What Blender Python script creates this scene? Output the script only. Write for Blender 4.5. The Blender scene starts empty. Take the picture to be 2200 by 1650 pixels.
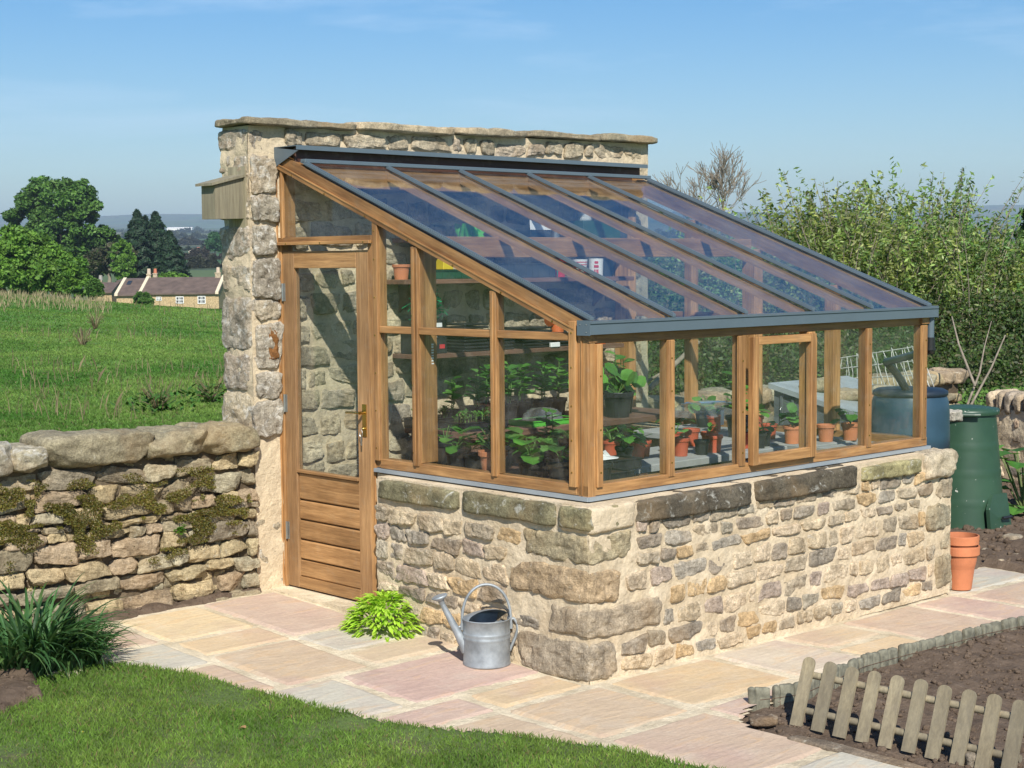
import bpy, bmesh, math, random
import numpy as np
from mathutils import Vector, Matrix
random.seed(7); RNG=np.random.default_rng(11)
R=math.radians
sc=bpy.context.scene
# ---------------------------------------------------------------- camera
CAM=np.array([-5.2899,-5.0731,1.919]); YAW,PITCH,ROLL,FPX=0.7588,-0.0751,-0.0075,3421.3
Fv=np.array([math.sin(YAW)*math.cos(PITCH),math.cos(YAW)*math.cos(PITCH),math.sin(PITCH)])
Rv=np.array([math.cos(YAW),-math.sin(YAW),0.]); Uv=np.cross(Rv,Fv)
R2=math.cos(ROLL)*Rv+math.sin(ROLL)*Uv; U2=-math.sin(ROLL)*Rv+math.cos(ROLL)*Uv
cd=bpy.data.cameras.new('camera'); cam=bpy.data.objects.new('camera',cd); sc.collection.objects.link(cam)
M=Matrix.Identity(4)
for i in range(3):
    M[i][0]=R2[i]; M[i][1]=U2[i]; M[i][2]=-Fv[i]; M[i][3]=CAM[i]
cam.matrix_world=M; cd.lens=36*FPX/2200; cd.sensor_width=36; cd.clip_start=.05; cd.clip_end=30000
sc.camera=cam
# ---------------------------------------------------------------- world, sun, exposure
SD=Vector((-.68,-.90,.96)).normalized()      # towards the sun
elev=math.asin(SD.z); rot=math.atan2(SD.x,SD.y)
w=bpy.data.worlds.new('World'); sc.world=w; w.use_nodes=True
nt=w.node_tree; bg=nt.nodes['Background']; bg.inputs[1].default_value=.088
sky=nt.nodes.new('ShaderNodeTexSky'); sky.sky_type='NISHITA'; sky.sun_disc=False
sky.sun_elevation=elev; sky.sun_rotation=rot; sky.air_density=1.0; sky.dust_density=.5; sky.ozone_density=2.2; sky.altitude=200
tc=nt.nodes.new('ShaderNodeTexCoord'); mp=nt.nodes.new('ShaderNodeMapping'); mp.inputs['Scale'].default_value=(1.6,1.6,9)
nz=nt.nodes.new('ShaderNodeTexNoise'); nz.inputs['Scale'].default_value=2.2; nz.inputs['Detail'].default_value=7; nz.inputs['Roughness'].default_value=.62; nz.inputs['Distortion'].default_value=.5
rp=nt.nodes.new('ShaderNodeValToRGB'); rp.color_ramp.elements[0].position=.52; rp.color_ramp.elements[1].position=.78
rp.color_ramp.elements[1].color=(.38,.38,.38,1)
mx=nt.nodes.new('ShaderNodeMixRGB'); mx.inputs[2].default_value=(7.4,8.9,10.8,1)
nt.links.new(tc.outputs['Generated'],mp.inputs[0]); nt.links.new(mp.outputs[0],nz.inputs[0]); nt.links.new(nz.outputs[0],rp.inputs[0])
hs=nt.nodes.new('ShaderNodeHueSaturation'); hs.inputs['Saturation'].default_value=1.5; hs.inputs['Value'].default_value=.98; hs.inputs['Hue'].default_value=.505; nt.links.new(sky.outputs[0],hs.inputs['Color']); nt.links.new(rp.outputs[0],mx.inputs[0]); nt.links.new(hs.outputs[0],mx.inputs[1]); nt.links.new(mx.outputs[0],bg.inputs[0])
sl=bpy.data.lights.new('sun','SUN'); sl.energy=4.8; sl.angle=R(.53); sl.color=(1,.95,.86)
so=bpy.data.objects.new('sun',sl); sc.collection.objects.link(so); so.rotation_euler=SD.to_track_quat('Z','Y').to_euler(); so.location=(0,0,30)
sc.view_settings.view_transform='Standard'; sc.view_settings.look='None'; sc.view_settings.gamma=1; sc.view_settings.exposure=.52
sc.render.engine='CYCLES'
sc.cycles.transparent_max_bounces=32; sc.cycles.max_bounces=8; sc.cycles.volume_bounces=0
# ---------------------------------------------------------------- helpers
def P3(u,v,d):                       # point of the place at a given depth (used to lay out far things)
    r=Fv+R2*(u-1100)/FPX-U2*(v-825)/FPX; return CAM+r*d
def unz(u,v,z):
    r=Fv+R2*(u-1100)/FPX-U2*(v-825)/FPX; return CAM+r*((z-CAM[2])/r[2])
def hash3(i,j,k):
    h=(i*73856093)^(j*19349663)^(k*83492791); h=(h^(h>>13))*1274126177; h&=0x7fffffff
    h=(h^(h>>16))*668265263; h&=0x7fffffff; return (h&0xffff)/65535.
def vnoise(P):
    P=np.asarray(P,float); I=np.floor(P).astype(np.int64); f=P-I; f=f*f*(3-2*f); o=0
    for a in (0,1):
        for b in (0,1):
            for c in (0,1):
                wt=(f[:,0] if a else 1-f[:,0])*(f[:,1] if b else 1-f[:,1])*(f[:,2] if c else 1-f[:,2])
                o=o+wt*hash3(I[:,0]+a,I[:,1]+b,I[:,2]+c)
    return o*2-1
def fbm(P,o=3,g=.5):
    s=0;a=1;P=np.asarray(P,float)
    for i in range(o): s=s+a*vnoise(P+i*17.3); P=P*2.1; a*=g
    return s
def gz(x,y): return .034*min(max(y,0),2.6)-.014*min(max(x,0),4)
class MB:
    def __init__(s): s.v=[];s.f=[];s.c=[];s.n=0
    def add(s,v,f,c=(1,1,1)):
        v=np.asarray(v,float).reshape(-1,3)
        s.v.append(v); 
        if isinstance(f,np.ndarray): s.f.append(f+s.n)
        else:
            for q in f: s.f.append(np.array([q])+s.n)
        c=np.asarray(c,float)
        s.c.append(np.broadcast_to(c,v.shape).copy()); s.n+=len(v)
    def box(s,x0,x1,y0,y1,z0,z1,c=(1,1,1)):
        v=[(x,y,z) for x in (x0,x1) for y in (y0,y1) for z in (z0,z1)]
        s.add(v,np.array([[0,1,3,2],[4,6,7,5],[0,4,5,1],[2,3,7,6],[0,2,6,4],[1,5,7,3]]),c)
    def tube(s,pts,rad,n=8,c=(1,1,1),cap=True):
        pts=np.asarray(pts,float); m=len(pts); rad=np.broadcast_to(np.asarray(rad,float),(m,))
        T=np.gradient(pts,axis=0); T/=np.linalg.norm(T,axis=1)[:,None]+1e-9
        a=np.array([0,0,1.]) if abs(T[0][2])<.9 else np.array([1.,0,0])
        V=[]
        for i in range(m):
            x=np.cross(T[i],a); x/=np.linalg.norm(x)+1e-9; y=np.cross(T[i],x); a=-np.cross(T[i],x)if False else np.cross(x,T[i])
            th=np.arange(n)*2*np.pi/n
            V.append(pts[i]+rad[i]*(np.cos(th)[:,None]*x+np.sin(th)[:,None]*y))
        V=np.concatenate(V); F=[]
        for i in range(m-1):
            for j in range(n): F.append([i*n+j,i*n+(j+1)%n,(i+1)*n+(j+1)%n,(i+1)*n+j])
        s.add(V,np.array(F),c)
        if cap:
            s.add(V[:n],[list(range(n))],c); s.add(V[-n:],[list(range(n))[::-1]],c)
    def lathe(s,prof,n=32,ctr=(0,0,0),c=(1,1,1),wob=0):
        th=np.arange(n)*2*np.pi/n; V=[]
        for r,z in prof:
            V.append(np.stack([r*np.cos(th),r*np.sin(th),np.full(n,z)],1))
        V=np.concatenate(V)+np.array(ctr); F=[]
        for i in range(len(prof)-1):
            for j in range(n): F.append([i*n+j,i*n+(j+1)%n,(i+1)*n+(j+1)%n,(i+1)*n+j])
        s.add(V,np.array(F),c)
    def prism(s,poly,z0,z1,c=(1,1,1)):
        n=len(poly); v=[(x,y,z0) for x,y in poly]+[(x,y,z1) for x,y in poly]
        F=[list(range(n))[::-1],list(range(n,2*n))]+[[i,(i+1)%n,n+(i+1)%n,n+i] for i in range(n)]
        s.add(v,F,c)
    def build(s,name,mat,parent=None,smooth=False,loc=None):
        V=np.concatenate(s.v); C=np.concatenate(s.c)
        if loc is None: loc=(0,0,0)
        V=V-np.array(loc)
        lens=np.concatenate([np.full(len(f),f.shape[1]) for f in s.f]); idx=np.concatenate([f.ravel() for f in s.f])
        me=bpy.data.meshes.new(name); me.vertices.add(len(V)); me.vertices.foreach_set('co',V.astype(np.float32).ravel())
        me.loops.add(len(idx)); me.loops.foreach_set('vertex_index',idx.astype(np.int32))
        me.polygons.add(len(lens)); st=np.concatenate([[0],np.cumsum(lens)[:-1]])
        me.polygons.foreach_set('loop_start',st.astype(np.int32)); me.polygons.foreach_set('loop_total',lens.astype(np.int32))
        me.update(calc_edges=True)
        at=me.color_attributes.new('Col','FLOAT_COLOR','POINT'); at.data.foreach_set('color',np.concatenate([C,np.ones((len(C),1))],1).astype(np.float32).ravel())
        me.polygons.foreach_set('use_smooth',np.full(len(lens),bool(smooth)))
        me.validate(); me.materials.append(mat)
        o=bpy.data.objects.new(name,me); sc.collection.objects.link(o); o.location=loc
        if parent is not None: attach(o,parent)
        return o
def attach(o,parent):
    o.parent=parent; o.matrix_parent_inverse=WM[parent.name].inverted() if parent.name in WM else Matrix.Translation(-Vector(parent.location))
WM={}
def tag(o,label=None,cat=None,group=None,kind=None):
    if label: o['label']=label
    if cat: o['category']=cat
    if group: o['group']=group
    if kind: o['kind']=kind
    return o
def thing(name,loc,label,cat,group=None):
    o=bpy.data.objects.new(name,None); sc.collection.objects.link(o); o.location=loc; o.empty_display_size=.1
    return tag(o,label,cat,group)
def copy_tree(o,parent=None):
    c=o.copy(); sc.collection.objects.link(c); c.parent=parent
    if parent: c.matrix_parent_inverse=o.matrix_parent_inverse.copy()
    for ch in [x for x in bpy.data.objects if x.parent==o]: copy_tree(ch,c)
    return c
def bbox(name,x0,x1,y0,y1,z0,z1,mat,parent,bev=.0025):
    c=((x0+x1)/2,(y0+y1)/2,(z0+z1)/2)
    bm=bmesh.new(); bmesh.ops.create_cube(bm,size=1)
    for v in bm.verts: v.co=Vector((v.co.x*(x1-x0),v.co.y*(y1-y0),v.co.z*(z1-z0)))
    if bev: bmesh.ops.bevel(bm,geom=bm.edges[:],offset=min(bev,(x1-x0)*.3,(y1-y0)*.3,(z1-z0)*.3),segments=1,affect='EDGES')
    me=bpy.data.meshes.new(name); bm.to_mesh(me); bm.free(); me.materials.append(mat)
    o=bpy.data.objects.new(name,me); sc.collection.objects.link(o); o.location=c
    if parent is not None: attach(o,parent)
    return o
# ---------------------------------------------------------------- materials
class NT:
    def __init__(s,name):
        s.m=bpy.data.materials.new(name); s.m.use_nodes=True; s.t=s.m.node_tree; s.b=s.t.nodes['Principled BSDF']; s.o=s.t.nodes['Material Output']
    def n(s,t,**k):
        x=s.t.nodes.new('ShaderNode'+t)
        for a,b in k.items():
            if a in x.inputs.keys(): x.inputs[a].default_value=b
            else: setattr(x,a,b)
        return x
    def l(s,a,b): s.t.links.new(a,b)
    def coord(s,kind='Object',scale=(1,1,1),rot=(0,0,0)):
        if kind=='World': src=s.n('NewGeometry').outputs['Position']
        else: src=s.n('TexCoord').outputs[kind]
        m=s.n('Mapping'); m.inputs['Scale'].default_value=scale; m.inputs['Rotation'].default_value=rot; s.l(src,m.inputs[0]); return m.outputs[0]
    def noise(s,co,sc=5,det=4,rough=.55,dist=0):
        x=s.n('TexNoise'); x.inputs['Scale'].default_value=sc; x.inputs['Detail'].default_value=det; x.inputs['Roughness'].default_value=rough; x.inputs['Distortion'].default_value=dist
        s.l(co,x.inputs['Vector']); return x.outputs[0]
    def ramp(s,f,els):
        r=s.n('ValToRGB'); e=r.color_ramp.elements
        while len(e)<len(els): e.new(.5)
        for i,(p,c) in enumerate(els):
            e[i].position=p; e[i].color=(c,c,c,1) if np.isscalar(c) else (*c,1)
        s.l(f,r.inputs[0]); return r.outputs[0]
    def mix(s,f,a,b,mode='MIX'):
        x=s.n('MixRGB',blend_type=mode)
        for k,q in ((0,f),(1,a),(2,b)):
            if hasattr(q,'is_linked') or hasattr(q,'links'): s.l(q,x.inputs[k])
            elif k==0: x.inputs[0].default_value=q
            else: x.inputs[k].default_value=(*q,1)
        return x.outputs[0]
    def bump(s,h,st=.5,d=.01,prev=None):
        b=s.n('Bump'); b.inputs['Strength'].default_value=st; b.inputs['Distance'].default_value=d; s.l(h,b.inputs['Height'])
        if prev is not None: s.l(prev,b.inputs['Normal'])
        s.l(b.outputs[0],s.b.inputs['Normal']); return b.outputs[0]
    def base(s,c):
        if hasattr(c,'links'): s.l(c,s.b.inputs['Base Color'])
        else: s.b.inputs['Base Color'].default_value=(*c,1)
def simple(name,col,rough=.5,metal=0,var=.12,vs=8,bump=.0,spec=.5,bs=60):
    k=NT(name); co=k.coord('Object'); n=k.noise(co,vs,5)
    k.base(k.mix(k.ramp(n,[(.3,0.),(.7,1.)]),tuple(c*(1-var) for c in col),tuple(min(1,c*(1+var)) for c in col)))
    k.b.inputs['Roughness'].default_value=rough; k.b.inputs['Metallic'].default_value=metal; k.b.inputs['Specular IOR Level'].default_value=spec
    if bump: k.bump(k.noise(co,bs,4),bump,.004)
    return k.m
def stone_mat(name,lichen=(.5,.5,.42),lamt=.62,dark=.5,moss=None,bstr=.7):
    k=NT(name); co=k.coord('World'); at=k.n('Attribute',attribute_name='Col').outputs['Color']
    n1=k.noise(co,9,6,.6); n2=k.noise(co,45,5,.65); n3=k.noise(co,3.1,4); n4=k.noise(co,22,5,.7,.4)
    n9=k.noise(co,130,4,.75); c=k.mix(1,at,k.ramp(n1,[(.3,(.60,.58,.55)),(.7,(1.3,1.27,1.2))]),'MULTIPLY'); c=k.mix(1,c,k.ramp(n9,[(.32,(.66,.65,.63)),(.66,(1.26,1.26,1.26))]),'MULTIPLY')
    c=k.mix(1,c,k.ramp(n2,[(.3,(.66,.66,.66)),(.68,(1.22,1.22,1.22))]),'MULTIPLY')
    c=k.mix(k.ramp(n4,[(.60,0.),(.72,dark)]),c,(.075,.065,.05))
    c=k.mix(k.ramp(n3,[(.5,0.),(.7,.35)]),c,(.42,.27,.13))
    lf=k.mix(1,k.ramp(k.noise(co,14,6,.75,.8),[(lamt-.03,0.),(lamt+.05,.85)]),k.ramp(n3,[(.35,1.),(.6,.55)]),'MULTIPLY')
    c=k.mix(lf,c,lichen)
    if moss:
        sx=k.n('SeparateXYZ'); k.l(k.n('NewGeometry').outputs['Position'],sx.inputs[0])
    k.base(c); k.b.inputs['Roughness'].default_value=.92; k.b.inputs['Specular IOR Level'].default_value=.2
    b=k.bump(k.noise(co,26,6,.7,.3),bstr,.02); b=k.bump(n2,bstr*.8,.008,b); k.bump(n9,bstr,.004,b)
    return k.m
def mortar_mat(name,col,col2,amt=.55):
    k=NT(name); co=k.coord('World'); n1=k.noise(co,5,5); n2=k.noise(co,60,5,.7)
    c=k.mix(k.ramp(n1,[(.35,0.),(.7,1.)]),col,col2); c=k.mix(1,c,k.ramp(n2,[(.3,(.8,.8,.8)),(.7,(1.12,1.12,1.12))]),'MULTIPLY')
    k.base(c); k.b.inputs['Roughness'].default_value=.95; k.b.inputs['Specular IOR Level'].default_value=.1
    n9=k.noise(co,170,3,.7); b=k.bump(k.noise(co,14,5,.65),.7,.018); b=k.bump(n2,.8,.006,b); k.bump(n9,.6,.003,b); return k.m
def wood_mat(name,axis,c1=(.22,.105,.038),c2=(.49,.275,.11),tilt=0,grey=0,rough=.55):
    k=NT(name); s={'x':(1.2,22,22),'y':(22,1.2,22),'z':(22,22,1.2)}[axis]
    src=k.n('TexCoord').outputs['Object']; inf=k.n('ObjectInfo').outputs['Random']
    m0=k.n('Mapping'); m0.inputs['Rotation'].default_value=(tilt,0,0); k.l(src,m0.inputs[0])
    ad=k.n('VectorMath',operation='ADD'); k.l(m0.outputs[0],ad.inputs[0]); cb=k.n('CombineXYZ')
    mm=k.n('Math',operation='MULTIPLY'); k.l(inf,mm.inputs[0]); mm.inputs[1].default_value=37; 
    for i in range(3): k.l(mm.outputs[0],cb.inputs[i])
    k.l(cb.outputs[0],ad.inputs[1]); m=k.n('Mapping'); m.inputs['Scale'].default_value=s; k.l(ad.outputs[0],m.inputs[0]); co=m.outputs[0]
    n1=k.noise(co,1.3,6,.6,.6); n2=k.noise(co,5,4,.6); nb=k.noise(k.coord('World'),2.3,3)
    c=k.mix(k.ramp(n1,[(.28,0.),(.72,1.)]),c1,c2)
    c=k.mix(1,c,k.ramp(n2,[(.35,(.8,.78,.75)),(.65,(1.15,1.15,1.15))]),'MULTIPLY')
    c=k.mix(1,c,k.ramp(nb,[(.3,(.74,.71,.68)),(.7,(1.16,1.16,1.16))]),'MULTIPLY'); c=k.mix(k.ramp(k.noise(k.coord('World'),11,5,.7),[(.55,0.),(.75,.3)]),c,(.30,.24,.17)); c=k.mix(1,c,k.ramp(k.noise(co,14,3,.6),[(.3,(.85,.83,.8)),(.7,(1.1,1.1,1.1))]),'MULTIPLY')
    hv=k.n('HueSaturation'); k.l(c,hv.inputs['Color']); r=k.n('MapRange'); k.l(inf,r.inputs[0]); r.inputs[3].default_value=.74; r.inputs[4].default_value=1.18; k.l(r.outputs[0],hv.inputs['Value']); c=hv.outputs[0]
    if grey: c=k.mix(k.ramp(k.noise(k.coord('World'),6,5),[(.35,grey*.6),(.65,grey)]),c,(.24,.22,.17))
    k.base(c); k.b.inputs['Roughness'].default_value=rough; k.bump(n1,.25,.002); return k.m
def leaf_mat(name,trans=.35,rough=.5,var=.3,spec=.35):
    k=NT(name); at=k.n('Attribute',attribute_name='Col').outputs['Color']; n=k.noise(k.coord('World'),7,3)
    c=k.mix(1,at,k.ramp(n,[(.3,(1-var,)*3),(.7,(1+var,)*3)]),'MULTIPLY'); k.base(c)
    k.b.inputs['Roughness'].default_value=rough; k.b.inputs['Specular IOR Level'].default_value=spec
    t=k.n('BsdfTranslucent'); k.l(k.mix(1,c,(1.25,1.2,.6),'MULTIPLY'),t.inputs[0]); ms=k.n('MixShader'); ms.inputs[0].default_value=trans
    k.l(k.b.outputs[0],ms.inputs[1]); k.l(t.outputs[0],ms.inputs[2]); k.l(ms.outputs[0],k.o.inputs[0]); return k.m
def glass_mat(name,tint=(.96,.98,.97),boost=1.0,rough=.0,dirt=.012):
    k=NT(name); g=k.n('NewGeometry'); d=k.n('VectorMath',operation='DOT_PRODUCT'); k.l(g.outputs['Incoming'],d.inputs[0]); k.l(g.outputs['Normal'],d.inputs[1])
    a=k.n('Math',operation='ABSOLUTE'); k.l(d.outputs['Value'],a.inputs[0]); b=k.n('Math',operation='SUBTRACT'); b.inputs[0].default_value=1; k.l(a.outputs[0],b.inputs[1])
    p=k.n('Math',operation='POWER'); k.l(b.outputs[0],p.inputs[0]); p.inputs[1].default_value=5
    q=k.n('Math',operation='MULTIPLY_ADD'); k.l(p.outputs[0],q.inputs[0]); q.inputs[1].default_value=.96*boost; q.inputs[2].default_value=.04*boost; q.use_clamp=True
    tr=k.n('BsdfTransparent'); tr.inputs[0].default_value=(*tint,1); gl=k.n('BsdfGlossy'); gl.inputs['Roughness'].default_value=rough
    ms=k.n('MixShader'); k.l(q.outputs[0],ms.inputs[0]); k.l(tr.outputs[0],ms.inputs[1]); k.l(gl.outputs[0],ms.inputs[2])
    df=k.n('BsdfDiffuse'); df.inputs[0].default_value=(.7,.72,.7,1); m2=k.n('MixShader'); 
    nn=k.ramp(k.noise(k.coord('World'),7,5,.6),[(.35,0.),(.75,dirt*2)]); k.l(nn,m2.inputs[0])
    k.l(ms.outputs[0],m2.inputs[1]); k.l(df.outputs[0],m2.inputs[2]); k.l(m2.outputs[0],k.o.inputs[0]); return k.m
m_mortar=mortar_mat('cream mortar',(.53,.425,.285),(.69,.58,.42))
m_mortar_old=mortar_mat('old grey mortar',(.36,.33,.27),(.60,.52,.39))
m_gap=mortar_mat('dark wall core',(.10,.075,.05),(.19,.15,.10))
m_stone=stone_mat('rubble stone',lichen=(.52,.48,.40),lamt=.64,dark=.5)
m_old=stone_mat('lichen stone',lichen=(.60,.58,.52),lamt=.56,dark=.6)
m_cop=stone_mat('coping stone',lichen=(.55,.54,.48),lamt=.6,dark=.75)
m_dry=stone_mat('dry wall stone',lichen=(.55,.52,.42),lamt=.63,dark=.4)
WX=wood_mat('cedar along x','x'); WY=wood_mat('cedar along y','y'); WZ=wood_mat('cedar upright','z'); WR=wood_mat('cedar rafter','y',tilt=-R(20.6))
WDK=wood_mat('cedar door','z',(.25,.135,.058),(.44,.265,.125)); WDX=wood_mat('cedar door rail','y',(.25,.13,.05),(.44,.255,.11))
WIN=wood_mat('cedar inner','z',(.22,.12,.055),(.42,.26,.13)); WDARK=wood_mat('dark board','x',(.05,.022,.014),(.10,.045,.03))
m_lead=simple('blue grey coated metal',(.095,.128,.152),.42,.0,.06,5,spec=.5)
m_leadl=simple('pale grey flashing',(.30,.34,.37),.45,.2,.1,5)
m_glass=glass_mat('clear glass'); m_roofglass=glass_mat('roof glass',(.96,.98,.98),.8)
m_brass=simple('brass',(.55,.38,.12),.25,1,.1); m_steel=simple('steel',(.5,.5,.48),.35,.9,.1)
m_galv=simple('galvanised steel',(.30,.33,.35),.55,.45,.3,16,.15,bs=30)
m_terra=simple('terracotta',(.48,.17,.075),.8,0,.18,7,.25); m_red=simple('red plastic pot',(.42,.085,.04),.45,0,.1)
m_black=simple('black plastic',(.018,.019,.02),.42,0,.2,9); m_soil=NT('soil')
def soil(name,c1,c2):
    k=NT(name); co=k.coord('World'); n=k.noise(co,12,6,.7); n2=k.noise(co,70,4,.7)
    c=k.mix(k.ramp(n,[(.3,0.),(.7,1.)]),c1,c2); c=k.mix(k.ramp(n2,[(.62,0.),(.7,.6)]),c,(.34,.29,.22)); k.base(c)
    k.b.inputs['Roughness'].default_value=.95; k.b.inputs['Specular IOR Level'].default_value=.15; b=k.bump(n,.8,.03); k.bump(n2,.8,.008,b); return k.m
m_soil=soil('garden soil',(.085,.06,.042),(.17,.125,.09)); m_comp=soil('potting compost',(.03,.02,.014),(.07,.048,.03))
m_leaf=leaf_mat('foliage'); m_tree=leaf_mat('tree foliage',.25,.6); m_grass=leaf_mat('grass blades',.35,.55,.25,.25)
m_bark=simple('bark',(.22,.185,.14),.9,0,.3,20,.4); m_stem=leaf_mat('stems',.1)
PALB=1.06
m_oldwood=wood_mat('weathered wood','z',(.16,.14,.09),(.34,.31,.2),rough=.85,grey=.3)
m_greenwood=simple('green treated log',(.165,.158,.115),.85,0,.5,25,.6)
m_white=simple('white plastic',(.72,.72,.70),.5,0,.05)
# ---------------------------------------------------------------- stones
def cube_top(n):
    V=[];idx={};F=[]
    def vid(p):
        k=tuple(np.round(p,5))
        if k not in idx: idx[k]=len(V); V.append(p)
        return idx[k]
    for ax in range(3):
        for sg in (-1,1):
            for i in range(n):
                for j in range(n):
                    q=[]
                    for a,b in ((0,0),(1,0),(1,1),(0,1)):
                        p=[0,0,0]; p[ax]=sg; p[(ax+1)%3]=-1+2*(i+a)/n; p[(ax+2)%3]=-1+2*(j+b)/n; q.append(vid(p))
                    F.append(q if sg>0 else q[::-1])
    return np.array(V,float),np.array(F)
CT={n:cube_top(n) for n in (4,6,8,10,12,16)}
def block(mb,c,h,ax=np.eye(3),k=6,amp=.01,fr=11,col=(.4,.35,.28),n=6,taper=.12,chip=0,cl=.70):
    V,F=CT[n]; rs=RNG.random(12)-.5
    p=V/(np.sum(np.abs(V)**k,1)**(1/k))[:,None]
    q=p.copy(); q[:,0]=p[:,0]*(1+taper*rs[0]*p[:,2])+taper*rs[1]*p[:,2]; q[:,2]=p[:,2]*(1+taper*1.6*rs[2]*p[:,0])+taper*.9*rs[3]*p[:,0]
    for _ in range(chip):
        a=RNG.normal(0,1,3)*np.array([1,.8,1]); a[1]=a[1]-.5; a/=np.linalg.norm(a); dd=q@a; lim=dd.max()*RNG.uniform(cl,.96); q=q-np.maximum(dd-lim,0)[:,None]*a*.92
    w=q*np.array(h); nn=p/np.linalg.norm(p,axis=1)[:,None]; sd=RNG.random(3)*50
    d=amp*(.9*vnoise(w*fr+sd)+.65*vnoise(w*fr*2.6+sd+9)+.45*vnoise(w*fr*6+sd)-.35*np.abs(vnoise(w*fr*4+sd+31)))
    w=w+nn*d[:,None]
    mb.add(np.asarray(c)+w@np.asarray(ax),F,np.clip(np.array(col)*(1+.16*rs[5]),0,1))
PAL_NEW=[(.35,.30,.23),(.41,.35,.265),(.47,.39,.28),(.27,.24,.20),(.52,.43,.32),(.34,.31,.265),(.31,.265,.215),(.50,.37,.22),(.40,.33,.28),(.37,.335,.27),(.56,.47,.35)]
PAL_DRY=[(.33,.28,.18),(.40,.33,.21),(.27,.235,.165),(.45,.37,.23),(.24,.21,.16),(.34,.27,.19),(.31,.285,.21),(.37,.34,.25)]
PAL_OLD=[(.34,.31,.26),(.42,.37,.29),(.28,.255,.21),(.38,.33,.27)]
def rubble(mb,O,U,V,N,W,H,hr=(.06,.1),wr=(.08,.2),gap=(.022,.04),prot=(.004,.018),pal=PAL_NEW,excl=(),fill=.86,amp=.007,k=5,n=6,wave=.012,chip=5,cl=.84,tilt=.035):
    O,U,V,N=[np.array(a,float) for a in (O,U,V,N)]; ax=np.array([U,-N,V]) ; v=gap[0]
    while v<H-hr[0]*.7:
        h=random.uniform(*hr); h=min(h,H-v-.005); g=random.uniform(*gap); u=random.uniform(-.1,0.01)
        while u<W:
            wd=random.uniform(*wr)*(1 if random.random()<.8 else .6); u0=max(u,.004); u1=min(u+wd,W-.004); u=u+wd+random.uniform(*gap)
            if u1-u0<.04: continue
            uc=(u0+u1)/2; vv=v+h/2+wave*float(vnoise([[uc*2.2,v*3,5]])[0])+random.uniform(-.006,.006)
            hh=h*random.uniform(fill,1)*.5; 
            if vv+hh>H: vv=H-hh
            bad=False
            for a,b,c,d in excl:
                if u1>a-.012 and u0<b+.012 and vv+hh>c+.006 and vv-hh<d-.006:
                    if u0<a-.05: u1=a-.014
                    elif u1>b+.05: u0=b+.014; u=max(u,u1+.02)
                    else: bad=True
            if bad: continue
            uc=(u0+u1)/2
            th=.05; pr=random.uniform(*prot); tl=random.gauss(0,tilt); ct,st_=math.cos(tl),math.sin(tl); ax=np.array([U*ct+V*st_,-N,V*ct-U*st_])
            block(mb,O+U*uc+V*vv+N*(pr-th),((u1-u0)/2,th,hh),ax,k=random.uniform(k,k*2.2),amp=amp,fr=13,col=np.array(random.choice(pal))*PALB,n=n,taper=.26,chip=chip,cl=cl)
        v+=h+g
def sheet(mb,O,U,V,N,W,H,res=.02,amp=.006,fr=9,col=(1,1,1),edge=0):
    O,U,V,N=[np.array(a,float) for a in (O,U,V,N)]; nu=max(2,int(W/res)); nv=max(2,int(H/res))
    a,b=np.meshgrid(np.linspace(0,W,nu+1),np.linspace(0,H,nv+1),indexing='ij'); a=a.ravel();b=b.ravel()
    P=O+a[:,None]*U+b[:,None]*V; d=amp*fbm(P*fr,3); P=P+N*d[:,None]
    i,j=np.meshgrid(np.arange(nu),np.arange(nv),indexing='ij'); i=i.ravel();j=j.ravel(); w=nv+1
    mb.add(P,np.stack([i*w+j,(i+1)*w+j,(i+1)*w+j+1,i*w+j+1],1),col)
# ---------------------------------------------------------------- TERRAIN
DP=[(0,.74),(10,.80),(22,1.0),(32,1.25),(38,1.0),(48,-.6),(80,-3.6),(150,-6),(230,-5),(400,.5),(700,8),(1500,24),(3000,64),(5000,128),(6800,222),(7600,236),(9200,215)]
def ground_h(x,y):
    x=np.asarray(x,float);y=np.asarray(y,float)
    dx=x-CAM[0];dy=y-CAM[1]; d=dx*Fv[0]+dy*Fv[1]; s=dx*Rv[0]+dy*Rv[1]; r=np.hypot(dx,dy); d=np.maximum(np.abs(d),r*.7)
    z=np.interp(d,[a for a,b in DP],[b for a,b in DP])
    fl=np.clip((d-5)/27,0,1)*np.clip((60-d)/25,0,1); z=z+fl*np.clip(-.085*(s+8),-.55,.45)
    z=z+np.clip((d-20)/200,0,1)*1.2*vnoise(np.stack([x/70,y/70,x*0],1))+np.clip((d-900)/4000,0,1)*16*fbm(np.stack([x/900,y/900,x*0],1),3)
    z=z+.04*np.clip((r-8)/6,0,1)*fbm(np.stack([x*.8,y*.8,x*0],1),3)
    t=np.clip((y-2.72)/.1,0,1); flat=np.full_like(z,-.095)+0.0*x
    rr=np.clip((r-22)/18,0,1)
    return np.where(t>0,flat*(1-t)+z*t,flat*(1-rr)+z*rr)
radii=np.unique(np.concatenate([np.linspace(.5,45,150),np.geomspace(45,9200,170)])); 
ca=math.atan2(Fv[1],Fv[0]); angs=np.unique(np.concatenate([np.linspace(-math.pi,math.pi,90)[:-1],np.linspace(-.42,.42,180)]))
ry,an=np.meshgrid(radii,angs+ca,indexing='ij'); X=CAM[0]+(ry*np.cos(an)).ravel(); Y=CAM[1]+(ry*np.sin(an)).ravel()
gm=MB(); na=len(angs); i,j=np.meshgrid(np.arange(len(radii)-1),np.arange(na),indexing='ij'); i=i.ravel();j=j.ravel();j2=(j+1)%na
gm.add(np.stack([X,Y,ground_h(X,Y)],1),np.stack([i*na+j,(i+1)*na+j,(i+1)*na+j2,i*na+j2],1))
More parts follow.
